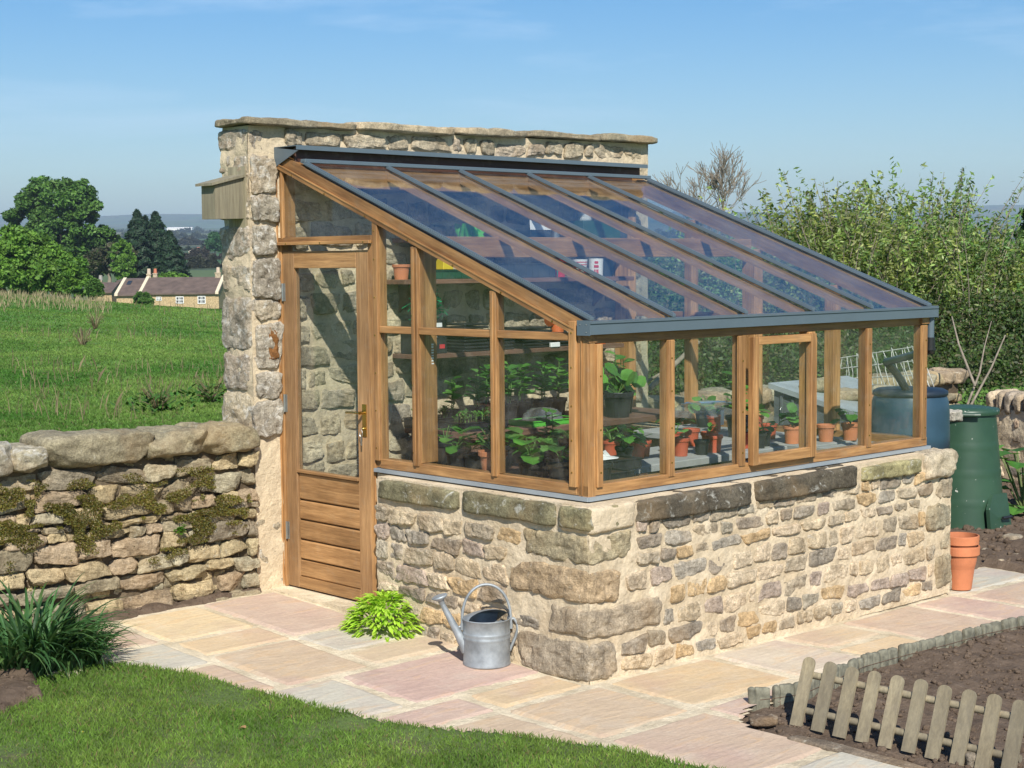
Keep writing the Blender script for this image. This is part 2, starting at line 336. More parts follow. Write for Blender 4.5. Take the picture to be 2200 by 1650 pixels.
gm.add([(CAM[0],CAM[1],-.095)]+[(CAM[0]+.5*math.cos(a+ca),CAM[1]+.5*math.sin(a+ca),-.095) for a in angs],[[0,1+q,1+(q+1)%na] for q in range(na)])
k=NT('pasture'); co=k.coord('World'); n1=k.noise(co,.35,5); n2=k.noise(co,6,6,.7); n3=k.noise(co,.012,3)
vo=k.n('TexVoronoi',feature='F1'); vo.inputs['Scale'].default_value=.0042; k.l(co,vo.inputs['Vector'])
vd=k.n('TexVoronoi',feature='DISTANCE_TO_EDGE'); vd.inputs['Scale'].default_value=.0042; k.l(co,vd.inputs['Vector'])
c=k.mix(k.ramp(n1,[(.35,0.),(.65,1.)]),(.055,.14,.022),(.10,.21,.035)); c=k.mix(1,c,k.ramp(n2,[(.3,(.65,.65,.6)),(.7,(1.3,1.25,1.2))]),'MULTIPLY')
far=k.mix(k.ramp(vo.outputs['Color'],[(.2,0.),(.8,1.)]),(.04,.105,.022),(.13,.13,.055)); far=k.mix(k.ramp(vd.outputs['Distance'],[(.0,1.),(.05,0.)]),far,(.02,.035,.015))
far=k.mix(k.ramp(n3,[(.5,0.),(.6,.5)]),far,(.03,.045,.02))
ln=k.n('VectorMath',operation='LENGTH'); k.l(k.n('NewGeometry').outputs['Position'],ln.inputs[0]); mr=k.n('MapRange'); k.l(ln.outputs['Value'],mr.inputs[0]); mr.inputs[1].default_value=120; mr.inputs[2].default_value=330
c=k.mix(mr.outputs[0],c,far); k.base(c); k.b.inputs['Roughness'].default_value=.9; k.bump(n2,.6,.05)
tag(gm.build('ground',k.m,smooth=True),kind='structure')
# ---------------------------------------------------------------- PAVING
bedE=[unz(u,v,.06)[:2] for u,v in [(1618,1483),(1668,1477),(1720,1469),(1760,1452),(1801,1434),(1851,1412),(1921,1393),(2025,1367),(2118,1342),(2200,1325),(2330,1298)]]
bed_front=[unz(u,v,.0)[:2] for u,v in [(2500,1800),(2100,1692),(1947,1650),(1793,1610),(1670,1578),(1600,1560),(1592,1540)]]
bed=[tuple(p) for p in bedE]+[(2.6,-1.6),(2.0,-3.2)]+[tuple(p) for p in bed_front]
def inpoly(X,Y,poly):
    r=np.zeros(len(X),bool); n=len(poly)
    for i in range(n):
        x1,y1=poly[i];x2,y2=poly[(i+1)%n]
        c=((y1>Y)!=(y2>Y))&(X<(x2-x1)*(Y-y1)/(y2-y1+1e-12)+x1); r^=c
    return r
SL=[(-.64,-.125,1.46,2.345,0),(-1.18,-.65,1.74,2.31,1),(-1.18,-.65,1.42,1.74,2),(-1.75,-1.19,1.78,2.24,3),(-1.9,-1.19,1.31,1.78,4),(-1.18,-.66,.76,1.42,5),
(-.65,-.0,1.06,1.46,4),(-.65,.0,.78,1.06,6),(-1.9,-1.2,.76,1.30,3),(-.91,-.11,.17,.75,7),(-1.8,-.93,.17,.75,4),(-.66,-.12,-.13,.15,8),(-1.3,-.68,-.13,.15,9),(-.69,-.09,-.73,-.15,5),(-1.35,-.71,-.73,-.15,5),
(-.06,.68,-.70,-.14,8),(.70,1.26,-.71,-.12,10),(1.28,1.79,-.45,-.12,6),(1.28,1.79,-.80,-.47,2),(1.81,2.5,-.8,-.12,3),(2.52,2.95,-.8,-.12,9),(2.97,3.7,-.7,-.19,3),(2.97,3.9,-.17,.22,4),(-.06,.68,-1.05,-.72,9),
(-.70,-.07,-1.46,-.75,3),(-.72,-.1,-2.1,-1.48,4),(-.08,.4,-1.9,-1.07,3),(3.72,4.6,-.9,-.19,6),(-.08,.4,-2.9,-1.92,3),(-.72,-.1,-2.9,-2.12,5),(-1.35,-.72,-1.46,-.75,4)]
PC=[(.49,.37,.29),(.60,.475,.30),(.56,.425,.27),(.48,.36,.265),(.47,.435,.355),(.49,.375,.26),(.51,.40,.275),(.47,.335,.275),(.53,.40,.25),(.49,.36,.285),(.53,.45,.35)]
pv=MB()
def slab(mb,x0,x1,y0,y1,col,g=.003):
    nx=max(3,int((x1-x0)/.035)); ny=max(3,int((y1-y0)/.035))
    a,b=np.meshgrid(np.linspace(0,1,nx+1),np.linspace(0,1,ny+1),indexing='ij'); a=a.ravel();b=b.ravel(); X=x0+g+(x1-x0-2*g)*a; Y=y0+g+(y1-y0-2*g)*b
    e=(a==0)|(a==1)|(b==0)|(b==1); jit=.007*vnoise(np.stack([X*14,Y*14,X*0],1)); X=X+np.where((a==0)|(a==1),jit,0); Y=Y+np.where((b==0)|(b==1),jit,0)
    Z=np.array([gz(p,q) for p,q in zip(X,Y)])+.003*fbm(np.stack([X*5,Y*5,X*0+3],1),2)+.003; Z=Z-np.where(e,.012,0)
    i,j=np.meshgrid(np.arange(nx),np.arange(ny),indexing='ij'); i=i.ravel();j=j.ravel();w=ny+1
    q=np.stack([i*w+j,(i+1)*w+j,(i+1)*w+j+1,i*w+j+1],1); q=q[~inpoly(X[q].mean(1),Y[q].mean(1),bed)]
    if len(q): mb.add(np.stack([X,Y,Z],1),q,col)
for x0,x1,y0,y1,c in SL: slab(pv,x0,x1,y0,y1,PC[c])
k=NT('sandstone flags'); co=k.coord('World'); at=k.n('Attribute',attribute_name='Col').outputs['Color']
wv=k.noise(k.coord('World',scale=(1.3,5,1),rot=(0,0,.25)),2.2,5,.6,1.2); n2=k.noise(co,55,5,.7); n3=k.noise(co,2.2,4,.5,.5)
c=k.mix(k.ramp(wv,[(.38,0.),(.62,.55)]),at,k.mix(1,at,(1.22,1.25,1.2),'MULTIPLY')); c=k.mix(k.ramp(wv,[(.55,0.),(.63,.35),(.72,0.)]),c,(.55,.34,.17))
c=k.mix(k.ramp(n3,[(.52,0.),(.72,.4)]),c,(.42,.27,.24)); c=k.mix(k.ramp(k.noise(co,5,6,.7),[(.5,0.),(.72,.35)]),c,(.62,.55,.44)); c=k.mix(1,c,k.ramp(n2,[(.3,(.88,.88,.88)),(.7,(1.08,1.08,1.08))]),'MULTIPLY')
c=k.mix(k.ramp(k.noise(co,2.7,5,.65),[(.6,0.),(.75,.3)]),c,(.27,.21,.15))
k.base(c); k.b.inputs['Roughness'].default_value=.8; k.b.inputs['Specular IOR Level'].default_value=.3; b=k.bump(wv,.6,.012); b=k.bump(k.noise(k.coord('World',scale=(1,3,1),rot=(0,0,.25)),9,6,.65),.5,.01,b); k.bump(n2,.5,.003,b)
m_flag=k.m
tag(pv.build('paving',m_flag,smooth=False),kind='structure')
jb=MB()
def jsheet(x0,x1,y0,y1):
    nx=int((x1-x0)/.03); ny=int((y1-y0)/.03); a,b=np.meshgrid(np.linspace(x0,x1,nx+1),np.linspace(y0,y1,ny+1),indexing='ij'); a=a.ravel();b=b.ravel()
    Z=np.array([gz(p,q) for p,q in zip(a,b)])-.0035+.0025*fbm(np.stack([a*20,b*20,a*0],1),2); i,j=np.meshgrid(np.arange(nx),np.arange(ny),indexing='ij'); i=i.ravel();j=j.ravel();w=ny+1
    q=np.stack([i*w+j,(i+1)*w+j,(i+1)*w+j+1,i*w+j+1],1); q=q[~inpoly(a[q].mean(1),b[q].mean(1),bed)]; jb.add(np.stack([a,b,Z],1),q)
jsheet(-1.9,-.115,-.1,2.42); jsheet(-1.35,.41,-2.9,-.1); jsheet(.41,2.97,-.8,-.1); jsheet(2.97,4.6,-.9,.24)
m_joint=mortar_mat('pale joint mortar',(.50,.42,.29),(.78,.68,.5))
tag(jb.build('paving_bedding',m_joint),kind='structure')
th_=MB(); th_.box(-.125,.02,1.62,2.44,.0,.082); 
tag(th_.build('doorstep',m_joint),'pale mortar doorstep beneath the wooden greenhouse door','doorstep')
fl=MB(); fl.box(.03,3.0,.25,2.38,.0,.03); tag(fl.build('greenhouse_floor',m_soil),kind='structure')
# ---------------------------------------------------------------- BASE WALL of the greenhouse
XA=2.82; BT=.815
bw=thing('stone_base_wall',(-.11,-.11,0),'low mortared sandstone wall carrying the glazed greenhouse, with grey coping stones','wall')
m=MB(); U=(1,0,0)
sheet(m,(-.11,-.11,-.03),(1,0,0),(0,0,1),(0,-1,0),3.07,BT+.02,.014,.0065,11)
sheet(m,(-.11,1.43,-.03),(0,-1,0),(0,0,1),(-1,0,0),1.54,BT+.02,.014,.0065,11)
sheet(m,(2.96,-.11,-.03),(0,1,0),(0,0,1),(1,0,0),2.5,BT,.03,.006,9)
m.box(-.10,2.95,-.10,.30,-.05,BT); m.box(-.10,.26,.30,1.43,-.05,BT-.001); m.box(.0,.26,1.43,1.555,-.05,BT-.004); m.box(2.66,2.95,.30,2.40,-.05,BT-.002)
m.build('mortar',m_mortar,bw)
m=MB(); ex=[(0,.32,.56,.72),(0,.25,.36,.56),(0,.56,.19,.37),(0,.18,.0,.2)]
rubble(m,(-.11,-.11,0),(1,0,0),(0,0,1),(0,-1,0),3.0,.735,(.052,.092),(.10,.24),(.014,.026),(.006,.017),k=9,excl=[(-.01,.30,.54,.72),(-.01,.22,.35,.54),(-.01,.50,.18,.36),(-.01,.19,-.1,.19),(2.90,3.1,-.1,.24),(2.80,3.1,.34,.54),(2.93,3.1,.22,.36),(2.88,3.1,.52,.67)],n=10,amp=.0075,cl=.90)
rubble(m,(-.11,1.43,0),(0,-1,0),(0,0,1),(-1,0,0),1.53,.70,(.05,.095),(.10,.26),(.012,.022),(.008,.022),k=9,excl=[(1.11,1.8,.53,.72),(1.01,1.8,.35,.54),(1.29,1.8,.18,.36),(1.07,1.8,-.1,.19)],n=10,amp=.009,cl=.88)
for x0,x1,y0,y1,z0,z1,c in [(-.128,.19,-.128,.33,.545,.685,(.38,.33,.225)),(-.128,.10,-.128,.42,.36,.525,(.46,.35,.23)),(-.128,.39,-.128,.15,.20,.345,(.37,.31,.235)),(-.128,.075,-.128,.36,.0,.185,(.35,.30,.235)),
    (2.80,2.98,-.125,.2,.0,.21,(.36,.31,.22)),(2.70,2.97,-.125,.12,.36,.52,(.30,.27,.2)),(2.84,2.975,-.12,.2,.23,.35,(.42,.36,.26)),(2.78,2.975,-.125,.2,.535,.66,(.40,.35,.27))]:
    block(m,((x0+x1)/2,(y0+y1)/2,(z0+z1)/2),((x1-x0)/2,(y1-y0)/2,(z1-z0)/2),k=9,amp=.014,fr=8,col=c,n=16,taper=.05,chip=4,cl=.90)
m.build('rubble_stones',m_stone,bw,smooth=False)
for i,(x0,x1,z0,z1,c) in enumerate([(.20,1.075,.70,.815,(.13,.115,.09)),(1.10,1.99,.70,.815,(.12,.105,.08)),(2.04,2.62,.715,.80,(.34,.31,.17))]):
    m=MB(); block(m,((x0+x1)/2,.02,(z0+z1)/2),((x1-x0)/2,.165,(z1-z0)/2),k=12,amp=.008,fr=9,col=c,n=12,taper=.02)
    tag(m.build('coping_stone',m_cop,bw,smooth=True),['black weathered coping stone with white lichen','long dark coping stone with rounded front edge','shorter olive brown coping stone'][i])
for i,(y0,y1,z0,z1,c) in enumerate([(.77,1.40,.705,.805,(.23,.215,.135)),(.10,.735,.705,.81,(.22,.205,.13)),(-.13,.065,.705,.81,(.25,.23,.14))]):
    m=MB(); block(m,(-.02,(y0+y1)/2,(z0+z1)/2),(.118,(y1-y0)/2,(z1-z0)/2),k=14,amp=.006,fr=9,col=c,n=12,taper=.01)
    m.build('coping_stone',m_cop,bw,smooth=True)
m=MB(); block(m,(2.82,0,.74),(.155,.16,.085),k=6,amp=.02,fr=8,col=(.5,.44,.34),n=12); m.build('coping_stone',m_stone,bw,smooth=True)
m=MB(); block(m,(.035,-.03,.752),(.16,.105,.062),k=10,amp=.006,fr=8,col=(.62,.52,.38),n=12,taper=.02); m.build('mortar_fillet',m_mortar,bw,smooth=True)
# ---------------------------------------------------------------- TALL WALL
tw=thing('tall_stone_wall',(-.2,2.41,0),'tall lichen covered stone wall behind the lean-to greenhouse','wall')
TY=2.41; TX0,TX1,TZ=-.2,3.13,2.70
def rise_(m):
    for v in m.v: v[:,2]+=.05*np.clip((v[:,0]-TX0)/(TX1-TX0),0,1)*np.clip(v[:,2]/TZ,0,1)
m=MB(); sheet(m,(TX0,TY,-.05),(1,0,0),(0,0,1),(0,-1,0),TX1-TX0,TZ+.05,.022,.007,7)
sheet(m,(TX0,TY+.27,-.05),(0,-1,0),(0,0,1),(-1,0,0),.27,TZ+.05,.022,.016,6)
sheet(m,(TX1,TY,-.05),(0,1,0),(0,0,1),(1,0,0),.27,TZ+.05,.03,.012,6); m.box(TX0+.01,TX1-.01,TY+.01,TY+.27,-.05,TZ)
rise_(m); m.build('mortar',mortar_mat('wall mortar',(.50,.41,.285),(.66,.55,.38)),tw)
m=MB(); PW=[(.38,.33,.25),(.44,.38,.28),(.33,.29,.22),(.47,.41,.31),(.36,.31,.25)]
rubble(m,(.04,TY,.05),(1,0,0),(0,0,1),(0,-1,0),3.02,2.63,(.085,.14),(.12,.32),(.016,.032),(.008,.028),pal=PW,n=8,amp=.011,wave=.03,k=8,cl=.86)
rise_(m); m.build('rubble_stones',m_stone,tw,smooth=False)
m=MB()
z=.0
hs=[(.16,0),(.2,1),(.14,0),(.24,1),(.17,0),(.3,1),(.22,0),(.34,1),(.17,1),(.22,0),(.14,1),(.13,0),(.12,1),(.15,1)]
i=0
while z<TZ-.1:
    h=hs[i%len(hs)][0]; h=min(h,TZ-z-.01); pal=PAL_OLD if z>.95 else PW
    block(m,(TX0+.088,TY+.15,z+h/2),(.098+random.uniform(0,.008),.15,h/2-.008),k=8,amp=.014,fr=9,col=random.choice(pal),n=12,taper=.08,chip=4,cl=.88)
    z+=h; i+=1
m.build('corner_stones',m_old,tw,smooth=False)
m=MB(); k2=stone_mat('iron stain',(.3,.18,.1),.75,.3); block(m,(-.075,TY-.022,1.48),(.035,.012,.10),k=3,amp=.014,fr=26,col=(.20,.095,.035),n=8); m.build('rust_stain',k2,tw,smooth=True)
m=MB(); z=.95
for h in (.21,.17,.27,.13,.24,.19,.16,.22):
    if z+h>2.66: break
    wd=random.uniform(.075,.10); block(m,(-.105+random.uniform(-.01,.02),TY+.006,z+h/2),(wd,.036,h/2-.006),k=8,amp=.014,fr=9,col=random.choice(PAL_OLD),n=12,taper=.14,chip=5,cl=.86); z+=h
m.build('lichen_stones',m_old,tw,smooth=False)
for i,(x0,x1) in enumerate([(-.25,.54),(.55,1.30),(1.31,1.93),(1.94,2.62),(2.63,3.20)]):
    m=MB(); block(m,((x0+x1)/2,TY+.12,TZ+.024+.0125*i),((x1-x0)/2,.19,.024),k=9,amp=.012,fr=6,col=[(.27,.235,.17),(.46,.39,.28),(.35,.30,.22),(.29,.25,.18),(.30,.27,.2)][i],n=12,taper=.0)
    m.build('coping_slab',m_dry,tw,smooth=True)
# ---------------------------------------------------------------- DRY GARDEN WALL
gw=thing('dry_stone_garden_wall',(-2,2.6,0),'mossy dry stone garden wall left of the greenhouse door','wall')
def gwf(x): return 2.37-.03*(x+.2)
Ud=np.array([-1,.03,0]);Ud=Ud/np.linalg.norm(Ud); Nd=np.array([-.03,-1,0]);Nd/=np.linalg.norm(Nd); Ud=-Ud
O=np.array([-3.6,gwf(-3.6),.0]); Wd=3.40
m=MB(); sheet(m,O+Nd*-.045,Ud,(0,0,1),Nd,Wd,1.0,.03,.02,6); 
pz=[O-Nd*.06,O+Ud*Wd-Nd*.06,O+Ud*Wd-Nd*.38,O-Nd*.38]; m.prism([(p[0],p[1]) for p in pz],-.05,.98); m.build('wall_core',m_gap,gw)
m=MB(); rubble(m,O+Nd*.0,Ud,(0,0,1),Nd,Wd,.90,(.04,.115),(.08,.32),(.002,.009),(-.012,.028),pal=PAL_DRY,fill=.86,n=10,amp=.009,k=6,wave=.03,chip=8,cl=.70)
rubble(m,O+Nd*-.02,Ud,(0,0,1),Nd,Wd,.90,(.04,.07),(.06,.12),(.004,.012),(-.03,-.02),pal=PAL_DRY,fill=.9,n=4,amp=.01,k=6,wave=.0)
m.build('wall_stones',m_dry,gw,smooth=False)
u=Wd-.02
for i,(wd,h,c) in enumerate([(.34,.13,(.31,.28,.19)),(.33,.125,(.33,.30,.21)),(.60,.145,(.30,.27,.19)),(.18,.10,(.36,.33,.25)),(.36,.13,(.40,.38,.31)),(.5,.13,(.3,.27,.18)),(.45,.14,(.33,.29,.2)),(.6,.13,(.3,.26,.18))]):
    m=MB(); p=O+Ud*(u-wd/2)-Nd*.13; block(m,(p[0],p[1],.900+h/2),(wd/2+.01,.20,h/2+.012),np.array([Ud,-Nd,[0,0,1]]),k=7,amp=.018,fr=6,col=c,n=16,taper=.15,chip=9,cl=.80)
    m.build('coping_stone',m_old if i in(3,4) else m_dry,gw,smooth=True); u-=wd*.985
# moss cushions on the wall face
m=MB(); n=80000; x=RNG.uniform(-1.95,-.28,n); z=.63+.05*np.sin(x*3.1+1)+RNG.normal(0,.15,n)
dn=.75*vnoise(np.stack([x*7,z*16,x*0+3],1))+.55*vnoise(np.stack([x*19,z*34,x*0+8],1))
kp=(dn>.02+np.abs(z-.64)*1.7+np.maximum(0,x+.70)*1.0)&(z<.92)&(z>.15); x=x[kp];z=z[kp]; n=len(x)
p=np.stack([x,gwf(x)-RNG.uniform(.010,.040,n),z],1); sz=RNG.uniform(.004,.0085,n)[:,None]; a=RNG.uniform(0,6.28,n)
d=np.stack([np.cos(a),-RNG.uniform(.2,1,n),np.sin(a)],1)*sz; e=np.stack([-np.sin(a),a*0-.3,np.cos(a)],1)*sz*.6
cm=np.array([(.13,.13,.022),(.18,.16,.028),(.09,.095,.018),(.17,.12,.035)])[RNG.integers(0,4,n)]
m.add(np.stack([p-e,p+d,p+e],1).reshape(-1,3),np.arange(n)[:,None]*3+np.arange(3),np.repeat(cm,3,axis=0))
m.build('moss',m_leaf,gw)
# wall carried on beyond the greenhouse
g2=thing('rear_garden_wall',(3.3,2.6,0),'low dry stone wall running on behind the glazed end of the greenhouse','wall')
m=MB(); m.box(3.25,7.6,2.62,2.9,-.05,.86); m.build('wall_core',m_gap,g2)
m=MB(); rubble(m,(3.2,2.58,0),(1,0,0),(0,0,1),(0,-1,0),4.4,.78,(.07,.14),(.12,.3),(.003,.012),(0,.03),pal=PAL_DRY,n=4,k=5); m.build('wall_stones',m_dry,g2,smooth=True)
m=MB(); x=3.25
while x<7.5:
    wd=random.uniform(.14,.26); block(m,(x+wd/2,2.72,.87),(wd/2,.17,random.uniform(.05,.08)),k=6,amp=.014,fr=8,col=random.choice(PAL_DRY),n=8,chip=7,cl=.78); x+=wd*.98
m.build('coping_stones',m_dry,g2,smooth=True)
g3=thing('cream_pointed_wall',(7.3,1.9,0),'pale mortared garden wall with upright rounded coping stones beside the green bin','wall')
A=P3(2118,985,14.2);B=P3(2330,985,13.0); A=np.array([A[0],A[1],0]);B=np.array([B[0],B[1],0]); L3=np.linalg.norm(B-A); U3=(B-A)/L3; N3=np.array([U3[1],-U3[0],0]); N3=N3 if N3@Fv<0 else -N3
m=MB(); sheet(m,A-[0,0,.1],U3,(0,0,1),N3,L3,.72,.03,.012,7); q=[A-N3*.01,B-N3*.01,B-N3*.3,A-N3*.3]; m.prism([(p[0],p[1]) for p in q],-.1,.62); m.build('mortar',m_mortar,g3)
m=MB(); rubble(m,A,U3,(0,0,1),N3,L3,.55,(.08,.13),(.1,.25),(.03,.05),(0,.02),n=6); m.build('rubble_stones',m_stone,g3,smooth=True)
m=MB(); t=.05
while t<L3-.1:
    p=A+U3*t-N3*.14; block(m,(p[0],p[1],.68),(.055,.17,.10),np.array([U3,-N3,[0,0,1]]),k=4.5,amp=.014,fr=9,col=random.choice(PAL_NEW),n=8,chip=5,cl=.8); t+=random.uniform(.11,.15)
m.build('coping_stones',m_stone,g3,smooth=True)
g4=thing('grey_field_wall',(9.7,3.4,0),'old grey dry stone wall half hidden by bare twigs beyond the garden','wall')
A=P3(2095,840,17.2);B=P3(2300,840,15.8); A=np.array([A[0],A[1],0]);B=np.array([B[0],B[1],0]); L3=np.linalg.norm(B-A); U3=(B-A)/L3; N3=np.array([U3[1],-U3[0],0]); N3=N3 if N3@Fv<0 else -N3
m=MB(); q=[A-N3*.05,B-N3*.05,B-N3*.4,A-N3*.4]; m.prism([(p[0],p[1]) for p in q],-.1,.84); m.build('wall_core',m_gap,g4)
m=MB(); rubble(m,A,U3,(0,0,1),N3,L3,.9,(.06,.11),(.12,.4),(.003,.012),(-.01,.03),pal=PAL_OLD,n=4); m.build('wall_stones',m_old,g4,smooth=True)
# ---------------------------------------------------------------- GREENHOUSE
gh=thing('lean_to_greenhouse',(0,0,.83),'cedar framed lean-to greenhouse with sloping glass roof on a stone base','greenhouse')
def zr(y): return 1.655+.3755*(y+.04)
XS=[0,.57,1.13,1.70,2.25,XA]; ZS=.843; ZC=.893; ZH=1.548; YT=2.145
def B(name,x0,x1,y0,y1,z0,z1,mat,par=gh,bev=.0025): return bbox(name,x0,x1,y0,y1,z0,z1,mat,par,bev)
def screws(parent,pts,nrm,mat=m_brass,r=.0055):
    for p in pts:
        m=MB(); p=np.array(p,float); n=np.array(nrm,float); m.tube([p-n*.002,p+n*.003],[r,r*.7],8); o=m.build('screw',mat,parent)
    return o
# flashings, cills
m=MB(); m.box(-.022,XA+.05,-.03,.0,.822,.841); m.box(-.03,-.0,-.022,1.55,.8225,.8412); m.build('lead_flashing',m_leadl,gh)
B('cill',-.012,XA+.03,-.015,.06,ZS,ZC,WX); B('cill',-.0145,.058,.0601,1.51,ZS,ZC-.001,WY)
B('cill',XA-.03,XA+.045,.0601,2.38,ZS,ZC-.001,WY)
# front posts
for i,x in enumerate(XS):
    if i==0: continue
    xa=x-.025 if i<5 else x-.045; xb=x+.02 if i<5 else x+.03
    xa,xb=(x-.018,x+.018) if i<5 else (x-.03,x+.012); p=B('post',xa,xb,.0,.046,ZC,ZH,WZ)
    if i not in(2,3): b=B('post_cover',xa-.004,xb+.004,-.021,-.001,ZC-.012,ZH,WZ,p); screws(p,[(x-.002,-.021,z) for z in (.95,1.12,1.3,1.46)],(0,-1,0))
    else: b=B('post_cover',(xa-.02 if i==2 else xa),(xb-.005 if i==2 else xb+.02),-.021,-.001,ZC-.012,ZH,WZ,p); screws(p,[(x-.012 if i==2 else x+.012,-.021,z) for z in (.95,1.16,1.42)],(0,-1,0))
# corner post
p=B('corner_post',-.012,.037,-.016,.050,ZS-.006,1.60,WZ); b=B('post_cover',.038,.076,-.028,-.003,ZC-.012,ZH,WZ,p); screws(p,[(.058,-.028,z) for z in (.95,1.15,1.40)],(0,-1,0))
b=B('post_cover',-.028,-.002,.052,.096,ZC-.012,1.655,WZ,p); screws(p,[(-.028,.076,z) for z in (.95,1.1,1.26,1.44,1.6)],(-1,0,0))
B('corner_bead',-.020,-.0125,.02,.026,ZS,1.60,WZ,p,.001)
B('header_beam',-.01,XA+.03,.0,.06,ZH+.001,1.592,WX)
# gable posts (door end)
for y0,y1,dp in [(.600,.634,.042),(1.190,1.230,.115)]:
    zt=zr(y0)-.105; p=B('post',.0,dp,y0,y1,ZC,zt,WZ); B('post_cover',-.022,-.0015,y0-.004,y1+.006,ZC-.012,zt+.0,WZ,p); B('cover_bead',-.029,-.0225,(y0+y1)/2-.006,(y0+y1)/2+.01,ZC-.01,zt-.01,WZ,p,.001)
    screws(p,[(-.022,y1-.004,z) for z in (.95,1.13,1.3,1.47,1.66)],(-1,0,0))
    if dp>.1:
        m=MB()
        for q in range(8): zz=1.405+q*.014; m.box(.075,.075+random.uniform(.008,.016),y0-.0012,y0-.0004,zz,zz+random.uniform(.004,.011))
        m.build('printed_mark',m_white,p)
p=B('door_post',.0,.05,1.515,1.56,ZS-.0,zr(1.54)-.10,WZ); B('post_cover',-.024,-.0015,1.508,1.548,ZS+.04,zr(1.54)-.1,WZ,p); screws(p,[(-.024,1.53,z) for z in (.95,1.15,1.35,1.55,1.75,1.95,2.1)],(-1,0,0))
B('door_jamb',-.012,.07,1.561,1.600,.083,2.033,WZ); B('door_jamb',-.012,.07,2.385,2.42,.083,2.034,WZ); 
p=B('wall_post',.0,.075,2.36,2.41,2.08,zr(2.36)-.10,WZ); B('post_cover',-.02,-.0015,2.355,2.375,2.07,zr(2.36)-.1,WZ,p); B('wall_strip',-.024,-.013,2.405,2.432,.09,2.56,WZ)
p=B('door_head',-.018,.07,1.561,2.405,2.035,2.078,WY); B('drip_rail',-.04,-.0185,1.555,2.40,2.034,2.052,WY,p); screws(p,[(-.04,y,2.043) for y in (1.6,1.98,2.3)],(-1,0,0))
B('transom',-.014,.045,.111,.597,1.562,1.598,WY); B('transom',-.014,.045,.643,1.186,1.562,1.598,WY); B('transom',-.014,.045,1.242,1.507,1.562,1.598,WY)
# rafters
def rafter(name,x0,x1,y0,y1,top,dp,mat,par=gh):
    m=MB(); v=[]
    for y in (y0,y1):
        for x in (x0,x1):
            for dz in (-dp,0): v.append((x,y,zr(y)+top+dz))
    m.add(v,[[0,1,3,2],[4,6,7,5],[0,4,5,1],[2,3,7,6],[0,2,6,4],[1,5,7,3]]); return m.build(name,mat,par)
p=rafter('gable_rafter',-.016,.045,-.02,2.41,-.014,.092,WR); q=rafter('cover_strip',-.027,-.0165,.06,2.40,-.074,.028,WR,p); rafter('cover_bead',-.031,-.0275,.06,2.39,-.071,.007,WR,p)
screws(p,[(-.03,y,zr(y)-.094) for y in (.2,.55,.9,1.25,1.6,1.95,2.25)],(-1,0,0))
p=rafter('gable_rafter',XA-.04,XA+.035,-.02,2.36,-.014,.092,WR)
for x in XS[1:-1]: rafter('rafter',x-.017,x+.017,.02,2.12,-.014,.050,WR)
B('ridge_beam',.045,XA-.04,2.125,2.17,zr(2.14)-.12,zr(2.14)-.016,WX)
B('purlin',.117,XA-.09,1.185,1.235,1.955,2.065,WX)
B('vent_board',-.005,XA+.04,2.24,2.26,zr(2.14)-.06,2.576,WDARK)
# far gable
for y0,y1,dp in [(.57,.64,.075),(1.16,1.26,.09),(1.69,1.75,.075),(2.24,2.37,.075)]:
    B('post',XA-dp,XA+.0,y0,y1,ZC,zr(y0)-.105,WZ)
B('transom',XA-.045,XA-.0,.11,2.2,1.562,1.598,WY)
# bars over the glass
for i,x in enumerate(XS):
    a=x-.011 if i else -.020; b=x+.011 if i<5 else x+.03
    if i==0: b=.008
    p=rafter('glazing_bar',a,b,-.035,YT+.01,.016,.013,m_lead); rafter('rubber_seal',a-.004,b+.004,-.03,YT-.016,.0028,.003,m_black,p); rafter('bar_ridge',(a+b)/2-.004,(a+b)/2+.004,-.03,YT,.022,.0058,m_lead,p)
    screws(p,[((a+b)/2+.006,y,zr(y)+.018) for y in np.linspace(.1,2.05,6)],(0,-.35,.94),m_steel,.0045)
B('ridge_bar',-.02,XA+.03,YT-.015,YT+.03,zr(YT)+.010,zr(YT)+.032,m_lead)
za=2.586
m=MB(); m.box(-.03,XA+.07,2.20,2.408,za-.004,za); m.box(-.03,XA+.07,2.196,2.1995,za-.024,za+.001); m.build('ridge_flashing',m_lead,gh)
m=MB(); m.add([(-.032,2.435,za),(-.032,2.18,za-.03),(-.032,2.435,za-.125),(-.026,2.435,za),(-.026,2.18,za-.03),(-.026,2.435,za-.125)],[[0,2,1],[3,4,5],[0,1,4,3],[1,2,5,4]]); m.build('flashing_end',m_lead,gh)
# gutter
gt=thing('gutter',(1.4,-.05,1.6),None,None); attach(gt,gh); WM[gt.name]=Matrix.Translation((1.4,-.05,1.6)); sc_=None
m=MB(); g0,g1=-.035,XA+.075
m.box(g0,g1,-.0505,-.046,1.594,1.644); m.box(g0,g1,-.0455,.02,1.594,1.598); m.box(g0,g1,-.056,-.044,1.6445,1.652); m.box(g0,g1,-.047,-.02,1.6525,1.657); 
gb=m.build('gutter',m_lead,gh); bpy.data.objects.remove(gt)
m=MB(); m.box(g0-.003,g0-.0002,-.053,.03,1.590,1.660); m.build('end_cap',m_lead,gb); m=MB(); m.box(g1+.0002,g1+.003,-.053,.03,1.590,1.660); m.build('end_cap',m_lead,gb); screws(gb,[(g0-.003,-.03,1.64),(g0-.003,-.03,1.605),(g0-.003,.01,1.64)],(-1,0,0),m_steel,.003)
